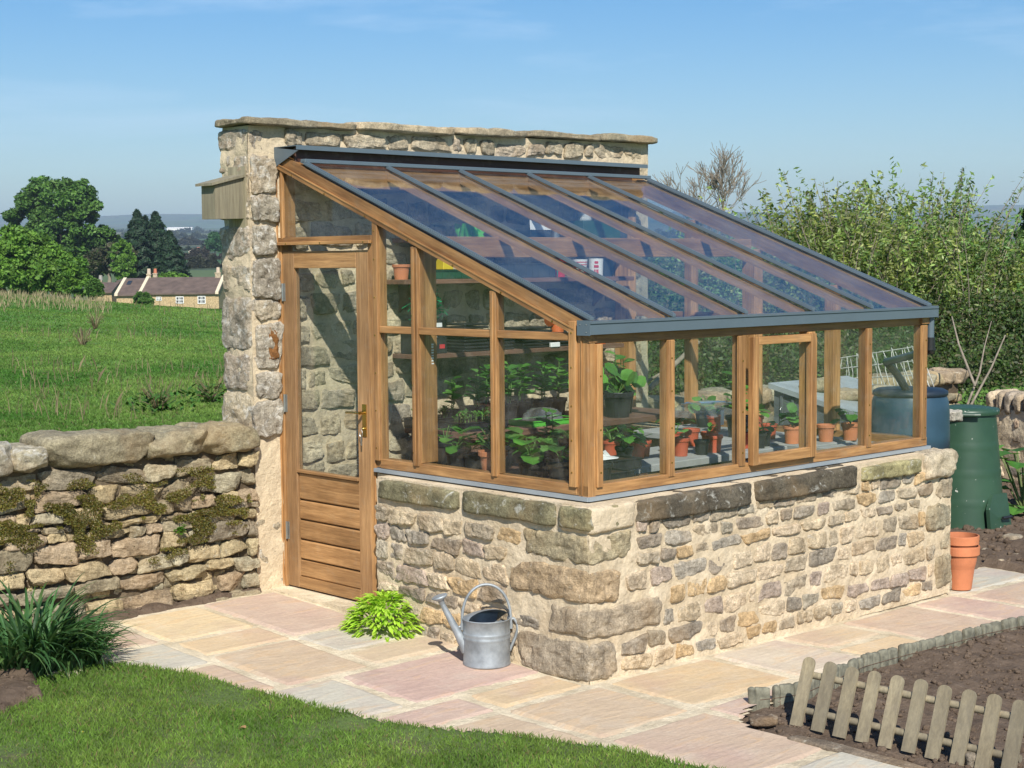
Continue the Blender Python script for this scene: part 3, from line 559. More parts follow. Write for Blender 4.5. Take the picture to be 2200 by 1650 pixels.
# roof panes
for i in range(5):
    rafter('roof_pane',XS[i]+.006,XS[i+1]-.006,-.03,YT,-.002,.004,m_roofglass)
def pane(name,x0,x1,y0,y1,z0,z1,par=gh): m=MB(); m.box(x0,x1,y0,y1,z0,z1); return m.build(name,m_glass,par)
fx=[.038,.551,.589,1.111,1.149,1.681,1.719,2.231,2.269,2.789]
for a in (0,2,6,8): pane('front_pane',fx[a],fx[a+1],.001,.005,ZC,ZH)
def tripane(y0,y1,z0,x,off=.105):
    m=MB(); v=[]
    for xx in (x,x+.004): v+=[(xx,y0,z0),(xx,y1,z0),(xx,y1,zr(y1)-off),(xx,y0,max(z0+.001,zr(y0)-off))]
    m.add(v,[[0,3,2,1],[4,5,6,7],[0,1,5,4],[2,3,7,6],[1,2,6,5],[3,0,4,7]]); return m.build('gable_pane',m_glass,gh)
for y0,y1 in [(.064,.597),(.639,1.186),(1.236,1.514)]: pane('gable_pane',.001,.005,y0,y1,ZC,1.561); tripane(y0,y1,1.599,.001)
tripane(1.561,2.36,2.079,.001)
for y0,y1 in [(.03,.569),(.641,1.159),(1.261,1.689),(1.751,2.239)]: pane('gable_pane',XA-.012,XA-.008,y0,y1,ZC,1.561); tripane(y0,y1,1.599,XA-.012)
# opening window in the front
wn=B('window',1.172,1.216,-.05,-.012,.880,1.540,WZ); wn2=B('window_stile',1.666,1.710,-.05,-.012,.880,1.540,WZ,wn)
B('window_rail',1.219,1.663,-.049,-.013,1.498,1.539,WX,wn); B('window_rail',1.219,1.663,-.049,-.013,.881,.935,WX,wn)
B('window_edge',1.716,1.728,-.04,-.014,.89,1.52,WZ,wn); m=MB(); m.box(1.215,1.667,-.032,-.028,.93,1.50); m.build('window_pane',m_glass,wn)
# door
D0,D1,DB,DTT=1.606,2.379,.092,2.0
dr=B('door',-.006,.034,D1-.105,D1,DB,DTT,WDK); B('door_stile',-.006,.034,D0,D0+.105,DB,DTT,WDK,dr)
B('door_rail',-.0055,.0335,D0+.1055,D1-.1055,1.905,DTT-.001,WDX,dr); B('door_rail',-.0055,.0335,D0+.1055,D1-.1055,DB+.001,.155,WDX,dr)
B('door_rail',-.012,.0335,D0+.1055,D1-.1055,.752,.768,WDX,dr)
for a,b in [(.600,.750),(.486,.591),(.372,.477),(.258,.363),(.157,.249)]:
    B('door_board',.004,.028,D0+.106,D1-.106,a,b,WDX,dr,.006)
B('board_backing',.0285,.031,D0+.106,D1-.106,.157,.75,WDX,dr)
m=MB(); m.box(.010,.014,D0+.1055,D1-.1055,.769,1.904); m.build('door_pane',m_glass,dr)
for z in (1.72,1.09,.36):
    m=MB(); m.tube([(-.014,D1-.004,z),(-.014,D1-.004,z+.10)],.0065,10); m.box(-.0075,-.0062,D1-.022,D1,z,z+.10); m.build('hinge',m_steel,dr)
m=MB(); yh=D0+.045; m.box(-.0105,-.0062,yh-.017,yh+.017,1.0,1.175); m.tube([(-.010,yh,1.13),(-.045,yh,1.13)],.009,10); m.tube([(-.045,yh-.004,1.13),(-.047,yh+.05,1.131),(-.043,yh+.115,1.127)],[.008,.0065,.007],10)
m.tube([(-.0105,yh,1.045),(-.02,yh,1.045)],.009,10); hd=m.build('door_handle',m_brass,dr,smooth=False)
m=MB(); m.tube([(-.02,yh,1.045),(-.035,yh-.002,1.045)],.003,6); m.tube([(-.033,yh+.012*math.cos(a),1.02+.02*math.sin(a)) for a in np.linspace(0,6.28,14)],.0016,6); m.box(-.034,-.032,yh-.008,yh+.004,.955,1.005); m.build('key_ring',m_steel,dr)
# downpipe
dp=thing('downpipe',(XA+.045,-.02,1.4),'grey downpipe with black elbow feeding the blue water butt','downpipe')
px,py=XA+.06,-.012
m=MB(); m.tube([(px,py,1.592),(px,py,1.47)],.021,16); m.build('pipe',m_lead,dp,smooth=True)
m=MB(); m.tube([(px,py,1.475),(px,py,1.44)],.027,16); m.lathe([(.001,-.03),(.02,-.024),(.03,0),(.02,.024),(.001,.03)],16,(px+.005,py,1.405)); m.tube([(px,py,1.45),(px,py,1.40)],.028,16)
e1=np.array([px,py,1.40]); bt=np.array([3.95,.80,0]); h1=P3(1905,778,10.35); m.tube([e1,e1+[.08,.1,-.02],h1],.024,12); m.lathe([(.001,-.028),(.02,-.02),(.028,0),(.02,.02),(.001,.028)],16,tuple(h1)); h2=P3(1948,828,10.5); m.tube([h1,(h1+h2)/2,h2-np.array([0,0,.03])],.026,12)
m.build('connector_hose',m_black,dp,smooth=True)
# nest box
nb=thing('nest_box',(-.21,2.52,2.3),'weathered wooden nest box fixed to the end of the tall wall','nest box')
m=MB(); m.box(-.214,-.2005+.012,2.435,2.60,2.12,2.475); m.build('back_board',m_oldwood,nb)
m=MB(); v=[(x,y,z) for y in (2.45,2.585) for x,z in ((-.215,2.185),(-.40,2.180),(-.40,2.365),(-.215,2.41))]; m.add(v,[[0,1,2,3],[7,6,5,4],[0,4,5,1],[1,5,6,2],[2,6,7,3]]); m.build('box_body',m_oldwood,nb)
m=MB(); v=[]
for y in (2.432,2.60): v+=[(-.214,y,2.415),(-.43,y,2.362),(-.43,y,2.376),(-.214,y,2.430)]
m.add(v,[[0,1,2,3],[7,6,5,4],[0,4,5,1],[1,5,6,2],[2,6,7,3],[3,7,4,0]]); m.build('lid',m_oldwood,nb)
# ---------------------------------------------------------------- LAWN
def inpoly(X,Y,poly):
    r=np.zeros(len(X),bool); n=len(poly)
    for i in range(n):
        x1,y1=poly[i];x2,y2=poly[(i+1)%n]
        c=((y1>Y)!=(y2>Y))&(X<(x2-x1)*(Y-y1)/(y2-y1+1e-12)+x1); r^=c
    return r
LE=[unz(u,v,.02)[:2] for u,v in [(-160,1530),(0,1503),(60,1490),(130,1463),(180,1449),(240,1443),(310,1445),(400,1458),(480,1474),(560,1494),(640,1515),(700,1528),(800,1545),(900,1560),(1000,1568),(1100,1577),(1200,1588),(1300,1600),(1400,1618),(1500,1640),(1560,1652),(1640,1672),(1700,1700)]]
lawn_poly=[tuple(p) for p in LE]+[(-.9,-3.6),(-4.6,-4.4),(-5.6,-1.0),(-5.0,2.2)]
def lawn_z(X,Y): return .018+.012*fbm(np.stack([X*1.6,Y*1.6,X*0+2],1),3)+.03*np.clip(Y,0,2)
xs=np.arange(-5.6,0,.03); ys=np.arange(-4.4,2.6,.03); a,b=np.meshgrid(xs,ys,indexing='ij'); a=a.ravel();b=b.ravel()
ins=inpoly(a,b,lawn_poly); nx,ny=len(xs),len(ys); i,j=np.meshgrid(np.arange(nx-1),np.arange(ny-1),indexing='ij'); i=i.ravel();j=j.ravel()
q=np.stack([i*ny+j,(i+1)*ny+j,(i+1)*ny+j+1,i*ny+j+1],1); keep=ins[q].any(1); q=q[keep]
Zl=lawn_z(a,b)-np.where(ins,0,.06); mm_=MB(); mm_.add(np.stack([a,b,Zl],1),q)
k=NT('lawn'); co=k.coord('World'); n1=k.noise(co,2.0,5); n2=k.noise(co,40,5,.7)
c=k.mix(k.ramp(n1,[(.35,0.),(.6,1.)]),(.065,.085,.025),(.09,.14,.03)); c=k.mix(k.ramp(k.noise(co,3.5,5,.6),[(.56,0.),(.72,.8)]),c,(.15,.12,.065)); c=k.mix(1,c,k.ramp(n2,[(.3,(.6,.6,.6)),(.7,(1.3,1.3,1.3))]),'MULTIPLY')
k.base(c); k.b.inputs['Roughness'].default_value=.95; k.bump(n2,.8,.01)
tag(mm_.build('lawn',k.m,smooth=True),kind='structure')
def blades(mb,X,Y,Z,h,wd,cols,lean=.45):
    n=len(X); a=RNG.random(n)*6.283; l=RNG.normal(0,lean,(n,2)); b=np.stack([X,Y,Z],1); s=np.stack([np.cos(a),np.sin(a),a*0],1)*(wd/2)[:,None]
    t=b+np.stack([l[:,0]*h,l[:,1]*h,h],1); md=b+np.stack([l[:,0]*h*.35,l[:,1]*h*.35,h*.6],1)
    V=np.stack([b-s,b+s,md+s*.8,t,md-s*.8],1).reshape(-1,3); I=np.arange(n)[:,None]*5+np.arange(5)
    mb.add(V,I,np.repeat(cols,5,axis=0))
n=260000; X=RNG.uniform(-3.6,-.45,n); Y=RNG.uniform(-2.6,2.4,n); k_=inpoly(X,Y,lawn_poly); X=X[k_];Y=Y[k_]
dd=(X-CAM[0])*Fv[0]+(Y-CAM[1])*Fv[1]; ss=(X-CAM[0])*Rv[0]+(Y-CAM[1])*Rv[1]; v_=(np.abs(ss)<dd*.36)&(dd>4.9); X=X[v_];Y=Y[v_]
bare=fbm(np.stack([X*2.6,Y*2.6,X*0+7],1),3); k_=RNG.random(len(X))<np.clip(1.15-bare*1.1,.30,1); X=X[k_];Y=Y[k_];bare=bare[k_]
t=vnoise(np.stack([X*3,Y*3,X*0],1))[:,None]*.5+.5; C=np.array([.11,.215,.034])*(1-t)+np.array([.19,.29,.055])*t; C=C*RNG.uniform(.7,1.35,(len(X),1)); dry=RNG.random(len(X))<.06; C[dry]=(.24,.20,.09)
mb=MB(); blades(mb,X,Y,lawn_z(X,Y)-.004,RNG.uniform(.010,.026,len(X))*np.clip(1.1-bare*.6,.5,1.3),RNG.uniform(.0025,.0045,len(X)),C); 
tag(mb.build('lawn_grass',m_grass),'short mown green lawn grass with thin patches along the paving edge','grass',kind='stuff')
# daisies, dandelion, fallen leaves
for i,(u,v,c,kind,lab) in enumerate([(262,945*1.0,0,'daisy','white daisy nearest the left end of the lawn'),(498,980,0,'daisy','white daisy in the lawn below the paving edge'),(285,1012,0,'daisy',''),(315,1062,0,'daisy',''),(490,1080,0,'daisy',''),(395,1088,0,'daisy','')]):
    u=u/2.75; v=v/2.75+1180; p=unz(u,v,.04); m=MB()
    for q in range(9):
        a=q*.698; m.add([(p[0],p[1],p[2]),(p[0]+.010*math.cos(a-.22),p[1]+.010*math.sin(a-.22),p[2]+.003),(p[0]+.012*math.cos(a),p[1]+.012*math.sin(a),p[2]+.003),(p[0]+.010*math.cos(a+.22),p[1]+.010*math.sin(a+.22),p[2]+.003)],[[0,1,2,3]],(.75,.73,.70))
    m.tube([(p[0],p[1],.0),(p[0],p[1],p[2]+.001)],.001,5,(.08,.15,.03)); m.lathe([(.0005,.004),(.0035,.003),(.004,.0)],8,tuple(p),(.7,.5,.05))
    tag(m.build('daisy',m_leaf),['white daisy highest up the left part of the lawn','white daisy standing furthest right in the lawn','white daisy just below and right of the highest one','larger white daisy in the middle of the lower row','white daisy at the right end of the lower row','faint white daisy lowest in the lawn between two others'][i],'flower','daisies in the lawn')
for u,v,lab in [(1705,990,'dry brown fallen leaf on the lawn edge nearest the paving'),(1433,1052,'round pale brown fallen leaf in the middle of the lawn'),(1285,925,'tiny yellow dandelion head by the lawn edge'),(768,908,'orange yellow petal lying on the left part of the lawn')]:
    p=unz(u/2.75,v/2.75+1180,.04); m=MB(); y_='yellow' in lab; r=.009 if y_ else .018
    pts=[p]+[p+np.array([r*math.cos(a)*(1+.25*math.sin(3*a)),r*.7*math.sin(a),.005*math.sin(2*a)]) for a in np.linspace(0,6.28,11)[:-1]]
    m.add(pts,[[0,1+i,1+(i+1)%10] for i in range(10)],(.65,.42,.03) if y_ else (.42,.24,.12)); tag(m.build('petal' if y_ else 'fallen_leaf',m_leaf),lab,'leaf' if not y_ else 'flower')
# ---------------------------------------------------------------- SOIL BEDS
def soil_patch(name,poly,zf,res=.03,amp=.03,fr=7,clods=0,cs=(.006,.022)):
    P=np.array(poly); x0,y0=P.min(0);x1,y1=P.max(0); xs=np.arange(x0,x1+res,res);ys=np.arange(y0,y1+res,res); a,b=np.meshgrid(xs,ys,indexing='ij');a=a.ravel();b=b.ravel()
    ins=inpoly(a,b,poly); ny=len(ys); i,j=np.meshgrid(np.arange(len(xs)-1),np.arange(ny-1),indexing='ij');i=i.ravel();j=j.ravel(); q=np.stack([i*ny+j,(i+1)*ny+j,(i+1)*ny+j+1,i*ny+j+1],1); q=q[ins[q].any(1)]
    hf=lambda X,Y: zf(X,Y)+amp*fbm(np.stack([X*fr,Y*fr,X*0],1),4,.55)
    m=MB(); m.add(np.stack([a,b,hf(a,b)-np.where(ins,0,.05)],1),q,(1,1,1))
    if clods:
        X=RNG.uniform(x0,x1,clods);Y=RNG.uniform(y0,y1,clods);kk=inpoly(X,Y,poly);X=X[kk];Y=Y[kk];Z=hf(X,Y)
        for x,y,z in zip(X,Y,Z): s=random.uniform(*cs)**1; block(m,(x,y,z+s*.2),(s,s*random.uniform(.6,1),s*random.uniform(.5,.8)),k=2.5,amp=s*.35,fr=.6/s,n=4)
    o=m.build(name,m_soil,smooth=True); return tag(o,kind='structure')
bedx=[tuple(np.array(q)+(np.array(q)-[.9,-1.6])/np.linalg.norm(np.array(q)-[.9,-1.6])*.06) for q in bed]
soil_patch('soil_bed',bedx,lambda X,Y:-.022+.02*np.clip(X-.3,0,1.2),.022,.018,7,2600,(.004,.018))
soil_patch('soil_border',[(-3.2,2.5),(-.2,2.42),(-.2,2.365),(-.6,2.345),(-1.1,2.32),(-1.72,2.25),(-2.1,1.3),(-2.3,1.2),(-2.8,1.0),(-3.4,1.2)],lambda X,Y:.085+.10*np.clip(Y-2.2,0,.4)-.0*X,.025,.015,8,900,(.004,.014))
vb=[(3.2,.26),(3.0,.3),(3.0,2.6),(9.5,2.6),(9.0,-.6),(4.6,-.6),(3.95,-.15),(3.9,.24)]
soil_patch('vegetable_bed',vb,lambda X,Y:-.0+0*X,.05,.025,5,2500,(.008,.035))
# stones and rocks at the bed corner
def rock(name,u,v,z,h,col,lab,cat='stone',mat=None,rot=0,n=8,k=4,amp=.012):
    p=unz(u,v,z) if z is not None else u; m=MB(); c,s=math.cos(rot),math.sin(rot); block(m,(p[0],p[1],p[2]+h[2]*.8),h,np.array([[c,s,0],[-s,c,0],[0,0,1]]),k=k,amp=amp,fr=9,col=col,n=n)
    return tag(m.build(name,mat or m_dry,smooth=True),lab,cat)
rock('edging_stone',1640,1556,-.02,(.06,.04,.022),(.17,.13,.10),'flat brown stone at the left tip of the soil bed','stone',rot=-.8)
# long timber/stone lying at front of the bed
m=MB(); A=unz(1700,1585,0.0);B_=unz(2090,1680,0.0); d=(B_-A)/np.linalg.norm(B_-A); nn=np.array([d[1],-d[0],0]); c=(A+B_)/2
block(m,(c[0],c[1],-.012),(np.linalg.norm(B_-A)/2,.035,.022),np.array([d,-nn,[0,0,1]]),k=8,amp=.008,fr=7,col=(.22,.18,.14),n=12); tag(m.build('edging_plank',m_dry,smooth=True),'worn muddy plank lying along the foot of the picket panel','plank')
# log roll edging
le=thing('log_roll_edging',(.9,-.9,0),'green treated half log roll edging curving between paving and soil','edging')
pts=np.array(bedE); seg=np.linalg.norm(np.diff(pts,axis=0),axis=1); cum=np.concatenate([[0],np.cumsum(seg)])
t=0.02; first=True
while t<cum[-1]-.02:
    x=np.interp(t,cum,pts[:,0]);y=np.interp(t,cum,pts[:,1]); h=.105+random.uniform(-.006,.006)+(.0); wd=random.choice([.03,.04,.05,.065,.08])
    x2=np.interp(t+.01,cum,pts[:,0])-x;y2=np.interp(t+.01,cum,pts[:,1])-y;l=math.hypot(x2,y2);d=np.array([x2/l,y2/l,0]);nn=np.array([d[1],-d[0],0])
    m=MB(); c=1; z0=-.05
    block(m,(x,y,z0+(h)/2),(wd/2-.0015,.014,h/2+.012),np.array([d,-nn,[random.uniform(-.05,.05),0,1]]),k=9,amp=.002,fr=30,col=(c,c,c),n=4,taper=0)
    m.build('half_log',m_greenwood,le,smooth=True); t+=wd
m=MB(); 
for zz in (.018,): m.tube([(np.interp(s,cum,pts[:,0])-.012*0,np.interp(s,cum,pts[:,1])-.016,zz) for s in np.linspace(0.02,cum[-1],60)],.0012,5)
m.build('wire',simple('rusty wire',(.12,.06,.035),.8),le)
p=np.array([*bedE[0],0]); m=MB(); m.tube([(p[0],p[1],-.08),(p[0]-.004,p[1],.0),(p[0]-.008,p[1]+.003,.068)],[.018,.018,.0175],14); m.tube([(p[0]-.008,p[1]+.003,.068),(p[0]-.0085,p[1]+.003,.074)],[.0172,.010],14); m.build('end_post',m_greenwood,le,smooth=True)
# ---------------------------------------------------------------- PICKET PANEL (leaning back)
pk=thing('picket_panel',(.1,-1.2,0),'short weathered picket fence panel leaning back over the soil bed','fence')
b0=unz(1711,1562,-.02); b1=unz(2056,1643,-.02); g=(b1-b0)/np.linalg.norm(b1-b0); n_=np.array([-g[1],g[0],0]); n_=n_ if n_@Fv>0 else -n_
al=R(21); up=math.cos(al)*np.array([0,0,1])+math.sin(al)*n_; nrm=np.cross(g,up); nrm=nrm if nrm@Fv<0 else -nrm
sp=np.linalg.norm(b1-b0)/7.0; PWd=.066; 
def board(mb,o,w,h,t,tip):
    prof=[(-w/2,0),(w/2,0)]+[(w/2*math.cos(a),h-tip+tip*math.sin(a)) for a in np.linspace(0,math.pi,9)]
    v=[o+g*x+up*z+nrm*q for q in (0,t) for x,z in prof]; n=len(prof)
    mb.add(v,[list(range(n))[::-1],list(range(n,2*n))]+[[i,(i+1)%n,n+(i+1)%n,n+i] for i in range(n)])
pm=wood_mat('grey green picket','z',(.15,.12,.07),(.33,.275,.165),rough=.9,grey=.45)
for i in range(10):
    m=MB(); o=b0+g*(sp*i)+up*random.uniform(-.004,.004); board(m,o,.056+random.uniform(-.003,.003),.292,.012,.024); 
    ob=m.build('picket',pm,pk,loc=tuple(o))
for zz in (.075,.225):
    m=MB(); o=b0-g*.03+up*zz-nrm*.001; L=sp*9+.06; r=.015
    m.tube([o-nrm*.012,o-nrm*.012+g*L],[r,r],10); m.build('rail',pm,pk,smooth=True)
rock('stone_block',2100,1650,-.03,(.05,.04,.035),(.22,.19,.15),'squared grey stone propped against the right end of the picket panel','stone',rot=-.8,k=7)
# ---------------------------------------------------------------- WATERING CAN
cp=unz(1046,1428,.012); cx,cy,cz=cp[0],cp[1],.018
wc=thing('watering_can',(cx,cy,cz),'galvanised steel watering can standing on the flagstones by the wall','watering can')
Rr=.113; Hh=.222
m=MB(); m.lathe([(0.001,.006),(Rr-.004,.006),(Rr,.0),(Rr+.002,.004),(Rr,.010),(Rr-.001,.12),(Rr,.126),(Rr+.002,.131),(Rr,.136),(Rr,.148),(Rr+.002,.153),(Rr,.158),(Rr-.001,.162),(Rr-.001,Hh-.006),(Rr+.003,Hh-.003),(Rr+.003,Hh+.001),(Rr-.002,Hh+.001),(Rr-.003,Hh-.01),(Rr-.004,.03),(.001,.02)],56,(cx,cy,cz))
bodyc=m.build('body',m_galv,wc,smooth=True)
sd=np.array([-.76,.62,0]); sd/=np.linalg.norm(sd); pd=np.array([-sd[1],sd[0],0]); c0=np.array([cx,cy,cz])
csd=np.array([.16,.98,0]); csd/=np.linalg.norm(csd); cpd=np.array([-csd[1],csd[0],0]); m=MB(); V=[];na_,nr=17,8
for iu in range(na_):
    a=-math.pi/2+math.pi*iu/(na_-1)         # around the spout side
    for ir in range(nr):
        t=ir/(nr-1); rim=Rr*np.array([math.cos(a),math.sin(a)]); chord=np.array([-.02+.0*t,rim[1]]); q=rim*(1-t)+chord*t
        hgt=.040*math.sin(t*math.pi/2)*math.sqrt(max(0,1-(rim[1]/Rr)**2)); V.append(c0+csd*q[0]+cpd*q[1]+np.array([0,0,Hh+hgt]))
m.add(V,[[i*nr+j,(i+1)*nr+j,(i+1)*nr+j+1,i*nr+j+1] for i in range(na_-1) for j in range(nr-1)]); m.build('half_cover',m_galv,wc,smooth=True)
s0=c0+sd*(Rr-.01)+[0,0,.085]; s1=c0+sd*(Rr+.100)+[0,0,.30]; dsp=(s1-s0)/np.linalg.norm(s1-s0)
m=MB(); m.tube([s0-dsp*.02,s0+dsp*.03,s0+dsp*.09,s1],[.030,.024,.019,.012],16); sp_=m.build('spout',m_galv,wc,smooth=True)
m=MB(); a1=s1+dsp*.0; rd=dsp*.6+np.array([0,0,.9])*.35; rd=rd/np.linalg.norm(rd); m.tube([a1-dsp*.01,a1+rd*.012,a1+rd*.022,a1+rd*.030,a1+rd*.034],[.013,.016,.034,.041,.036],24); m.build('rose',m_galv,sp_,smooth=True)
m=MB(); m.tube([s0+dsp*.10,c0+sd*(Rr-.01)+[0,0,.19]],.005,8); m.build('brace',m_galv,sp_)
m=MB(); m.tube([c0+sd*((Rr+.004)*math.cos(a))+np.array([0,0,Hh-.03+ (.19*math.sin(a)**.8 if math.sin(a)>0 else 0)]) for a in np.linspace(0.0,math.pi,28)],.0068,10); 
m.tube([c0+sd*(Rr+.004)+[0,0,Hh-.028],c0+sd*(Rr+.004)+[0,0,Hh-.055]],.009,8); m.tube([c0-sd*(Rr+.004)+[0,0,Hh-.028],c0-sd*(Rr+.004)+[0,0,Hh-.055]],.009,8); m.build('top_handle',m_galv,wc,smooth=True)
hd_=-sd*.55-pd*.84; hd_=np.array([.80,-.60,0]); m=MB(); m.tube([c0+hd_*(Rr+x)+[0,0,z] for x,z in ((-.005,.212),(.018,.214),(.034,.19),(.036,.16),(.026,.125),(.004,.075),(-.002,.06))],[.008,.008,.0075,.0075,.0075,.0075,.008],10); m.build('back_handle',m_galv,wc,smooth=True)
# ---------------------------------------------------------------- PLANT HELPERS
def leafpoly(mb,base,d,nrm,L,W,col,shape='oval',fold=.12,droop=0.):
    d=np.array(d,float);d/=np.linalg.norm(d); n=np.array(nrm,float); s=np.cross(d,n); s/=np.linalg.norm(s)+1e-9; n=np.cross(s,d)
    S={'oval':[(0,0),(.25,.4),(.55,.5),(.82,.3),(1,0)],'round':[(0,.05),(.12,.42),(.5,.55),(.88,.42),(1,0)],'lance':[(0,0),(.2,.35),(.45,.5),(.75,.28),(1,0)],'lobed':[(0,.1),(.08,.5),(.3,.36),(.5,.55),(.68,.34),(.82,.36),(1,0)]}[shape]
    mid=[];lf=[];rt=[]
    for t,w in S:
        p=base+d*L*t-np.array([0,0,droop*L*t*t]); mid.append(p); lf.append(p+s*W*w+n*fold*W*w*2); rt.append(p-s*W*w+n*fold*W*w*2)
    k=len(S); V=mid+lf+rt; F=[]
    for i in range(k-1): F+=[[i,i+1,k+i+1,k+i],[i+1,i,2*k+i,2*k+i+1]]
    mb.add(V,F,np.array(col)*random.uniform(.8,1.2))
def ribbon(mb,pts,ws,col,side):
    V=[];n=len(pts)
    for p,w in zip(pts,ws): V+=[p-side*w,p+np.array([0,0,-w*.5]),p+side*w]
    F=[]
    for i in range(n-1): F+=[[3*i,3*i+1,3*i+4,3*i+3],[3*i+1,3*i+2,3*i+5,3*i+4]]
    mb.add(V,F,col)
# lime green self-seeded plant by the door
lc=unz(828,1352,.04); m=MB(); lp=thing('lime_green_plant',(lc[0],lc[1],.02),'bright lime green leafy plant growing at the wall foot by the door','plant')
for q in range(900):
    a=random.uniform(0,6.283); r=.30*math.sqrt(random.random()); el=random.uniform(.0,1.3)*(1-r*1.6)
    b=np.array([lc[0]+math.cos(a)*r*.62,lc[1]+math.sin(a)*r*.62,.03+(.20*(1-(r/.3)**2)**.6)*random.uniform(.6,1)]); 
    d=np.array([math.cos(a)*math.cos(el),math.sin(a)*math.cos(el),math.sin(el)]); L=random.uniform(.035,.08); 
    leafpoly(m,b,d,(0,0,1) if el<1 else (math.cos(a),math.sin(a),.3),L,L*random.uniform(.22,.34),random.choice([(.38,.60,.05),(.44,.66,.07),(.31,.53,.045),(.48,.68,.10)]),'lobed',.15,.35)
m.build('leaves',leaf_mat('lime foliage',.4,.45,.15),lp)
m=MB()
for q in range(40): a=random.uniform(0,6.283); m.tube([(lc[0],lc[1],.0),(lc[0]+.1*math.cos(a),lc[1]+.1*math.sin(a),random.uniform(.05,.15))],.003,5,(.2,.3,.06))
m.build('stalks',m_stem,lp)
# day lily clump
def strapclump(name,u,v,z0,n,Lr,spread,lab,cols,wd=(.007,.012),two=None):
    c=unz(u,v,z0); m=MB(); t_=thing(name,(c[0],c[1],z0),lab,'plant')
    for q in range(n):
        a=random.uniform(0,6.283); r=spread*math.sqrt(random.random()); b=np.array([c[0]+r*math.cos(a),c[1]+r*math.sin(a),z0-.01]); L=random.uniform(*Lr); az=a+random.gauss(0,.7); e=random.uniform(1.0,1.5); p=b.copy(); pts=[p.copy()];ws=[.6]; N=9; bend=random.uniform(.9,2.1)
        for s in range(N):
            t=(s+1)/N; ee=e-bend*t**1.6; p=p+np.array([math.cos(az)*math.cos(ee),math.sin(az)*math.cos(ee),math.sin(ee)])*L/N
            if p[2]<z0+.008: p[2]=z0+.008
            pts.append(p.copy()); ws.append(1*(1-t**3))
        w=random.uniform(*wd); ribbon(m,pts,[x*w for x in ws],np.array(random.choice(cols))*random.uniform(.75,1.25),np.array([-math.sin(az),math.cos(az),0]))
    m.build('leaves',m_leaf,t_); return t_
DL=[(.045,.12,.035),(.06,.15,.045),(.035,.09,.03),(.09,.17,.05)]
strapclump('daylily_clump',55,1440,.05,330,(.30,.55),.16,'large clump of strap leaves standing at the left edge of the picture',DL)
strapclump('daylily_clump',150,1432,.05,300,(.22,.36),.13,'lower arching clump of narrow dark green leaves beside the paving',DL,(.004,.008))
pc=unz(152,1292,.10); m=MB(); t_=thing('purple_flower',(pc[0],pc[1]-.25,.08),'small dark purple flowering plant in front of the garden wall','plant')
for q in range(60): a=random.uniform(0,6.28); leafpoly(m,np.array([pc[0]+random.gauss(0,.018),pc[1]-.03+random.gauss(0,.01),pc[2]+.03+random.gauss(0,.018)]),(math.cos(a),math.sin(a),.3),(0,0,1),.022,.012,random.choice([(.10,.02,.05),(.16,.03,.09),(.30,.08,.2)]),'oval')
m.tube([(pc[0],pc[1]-.03,.06),(pc[0]+.01,pc[1]-.03,pc[2]+.03)],.002,5,(.1,.15,.05)); m.build('petals',m_leaf,t_)
# small tufts growing from the walls
for u,v,lab in [(1275,1005,'small green fern tuft rooted in the garden wall joint')]:
    x=-1.05; 
    p=np.array([(-.73),gwf(-.73)-.03,.50]); m=MB()
    for q in range(60): a=random.uniform(0,6.28); leafpoly(m,p+np.array([random.gauss(0,.01),0,random.gauss(0,.01)]),(math.cos(a),-abs(math.sin(a)),random.uniform(-.4,.6)),(0,-.5,1),.03,.008,(.08,.2,.02),'lance')
    tag(m.build('fern_tuft',m_leaf),lab,'plant')
# ---------------------------------------------------------------- OUTSIDE THINGS ON THE RIGHT
def pot(name,loc,rt,rb,h,mat,lab,cat='pot',group=None,fill=.85,soil=True,rim=.2,n=28):
    t=thing(name,loc,lab,cat,group); x,y,z=loc; rw=h*rim
    m=MB(); m.lathe([(.001,0),(rb,0),(rb+(rt*.9-rb)*.8,h*(1-rim)),(rt*.93,h*(1-rim)),(rt*.9,h*.8),(rt*.82,h*.6),(rb*.8,.01),(.001,.01)],n,loc); m.build('pot_body',mat,t,smooth=False)
    m=MB(); m.lathe([(rt*.94,h-rw),(rt,h-rw+.002),(rt*1.02,h-.003),(rt*1.01,h),(rt*.93,h),(rt*.91,h-rw)],n,loc); m.build('pot_rim',mat,t,smooth=False)
    if soil: m=MB(); m.lathe([(.001,h*fill+.004),(rt*.5,h*fill+.002),(rt*.92,h*fill-.002)],n,loc); m.build('compost',m_comp,t,smooth=True)
    return t
pp=unz(2062,1262,-.03); pot('terracotta_pot',(pp[0],pp[1],-.035),.112,.068,.26,m_terra,'lower large terracotta pot standing at the right end of the stone base',n=40,soil=False)
pot('terracotta_pot',(pp[0]+.002,pp[1],.028),.107,.062,.26,m_terra,'upper terracotta pot nested inside the pot at the end of the stone base',n=40,soil=False)
bc=np.array([5.165,1.10,-.05]); cb=thing('compost_bin',tuple(bc),'tall dark green tapered plastic compost bin splashed with white specks','compost bin')
kk=NT('green bin plastic'); co=kk.coord('World'); c=kk.mix(kk.ramp(kk.noise(co,4,4),[(.35,0.),(.7,1.)]),(.022,.058,.034),(.034,.08,.046)); c=kk.mix(kk.ramp(kk.noise(co,26,3,.5),[(.70,0.),(.73,.9)]),c,(.5,.5,.44)); kk.base(c); kk.b.inputs['Roughness'].default_value=.42; m_bin=kk.m
H=.86; prof=[]; 
rb,rt=.292,.185+.03
for t in np.linspace(0,1,41):
    r=rb+(rt-rb)*t; r-= .0; step=math.floor(t*5.0)*.0; prof.append((r+.0025*(1 if (t*4.2)%1<.12 else 0),H*t))
m=MB(); m.lathe(prof,64,tuple(bc)); m.build('bin_body',m_bin,cb,smooth=True)
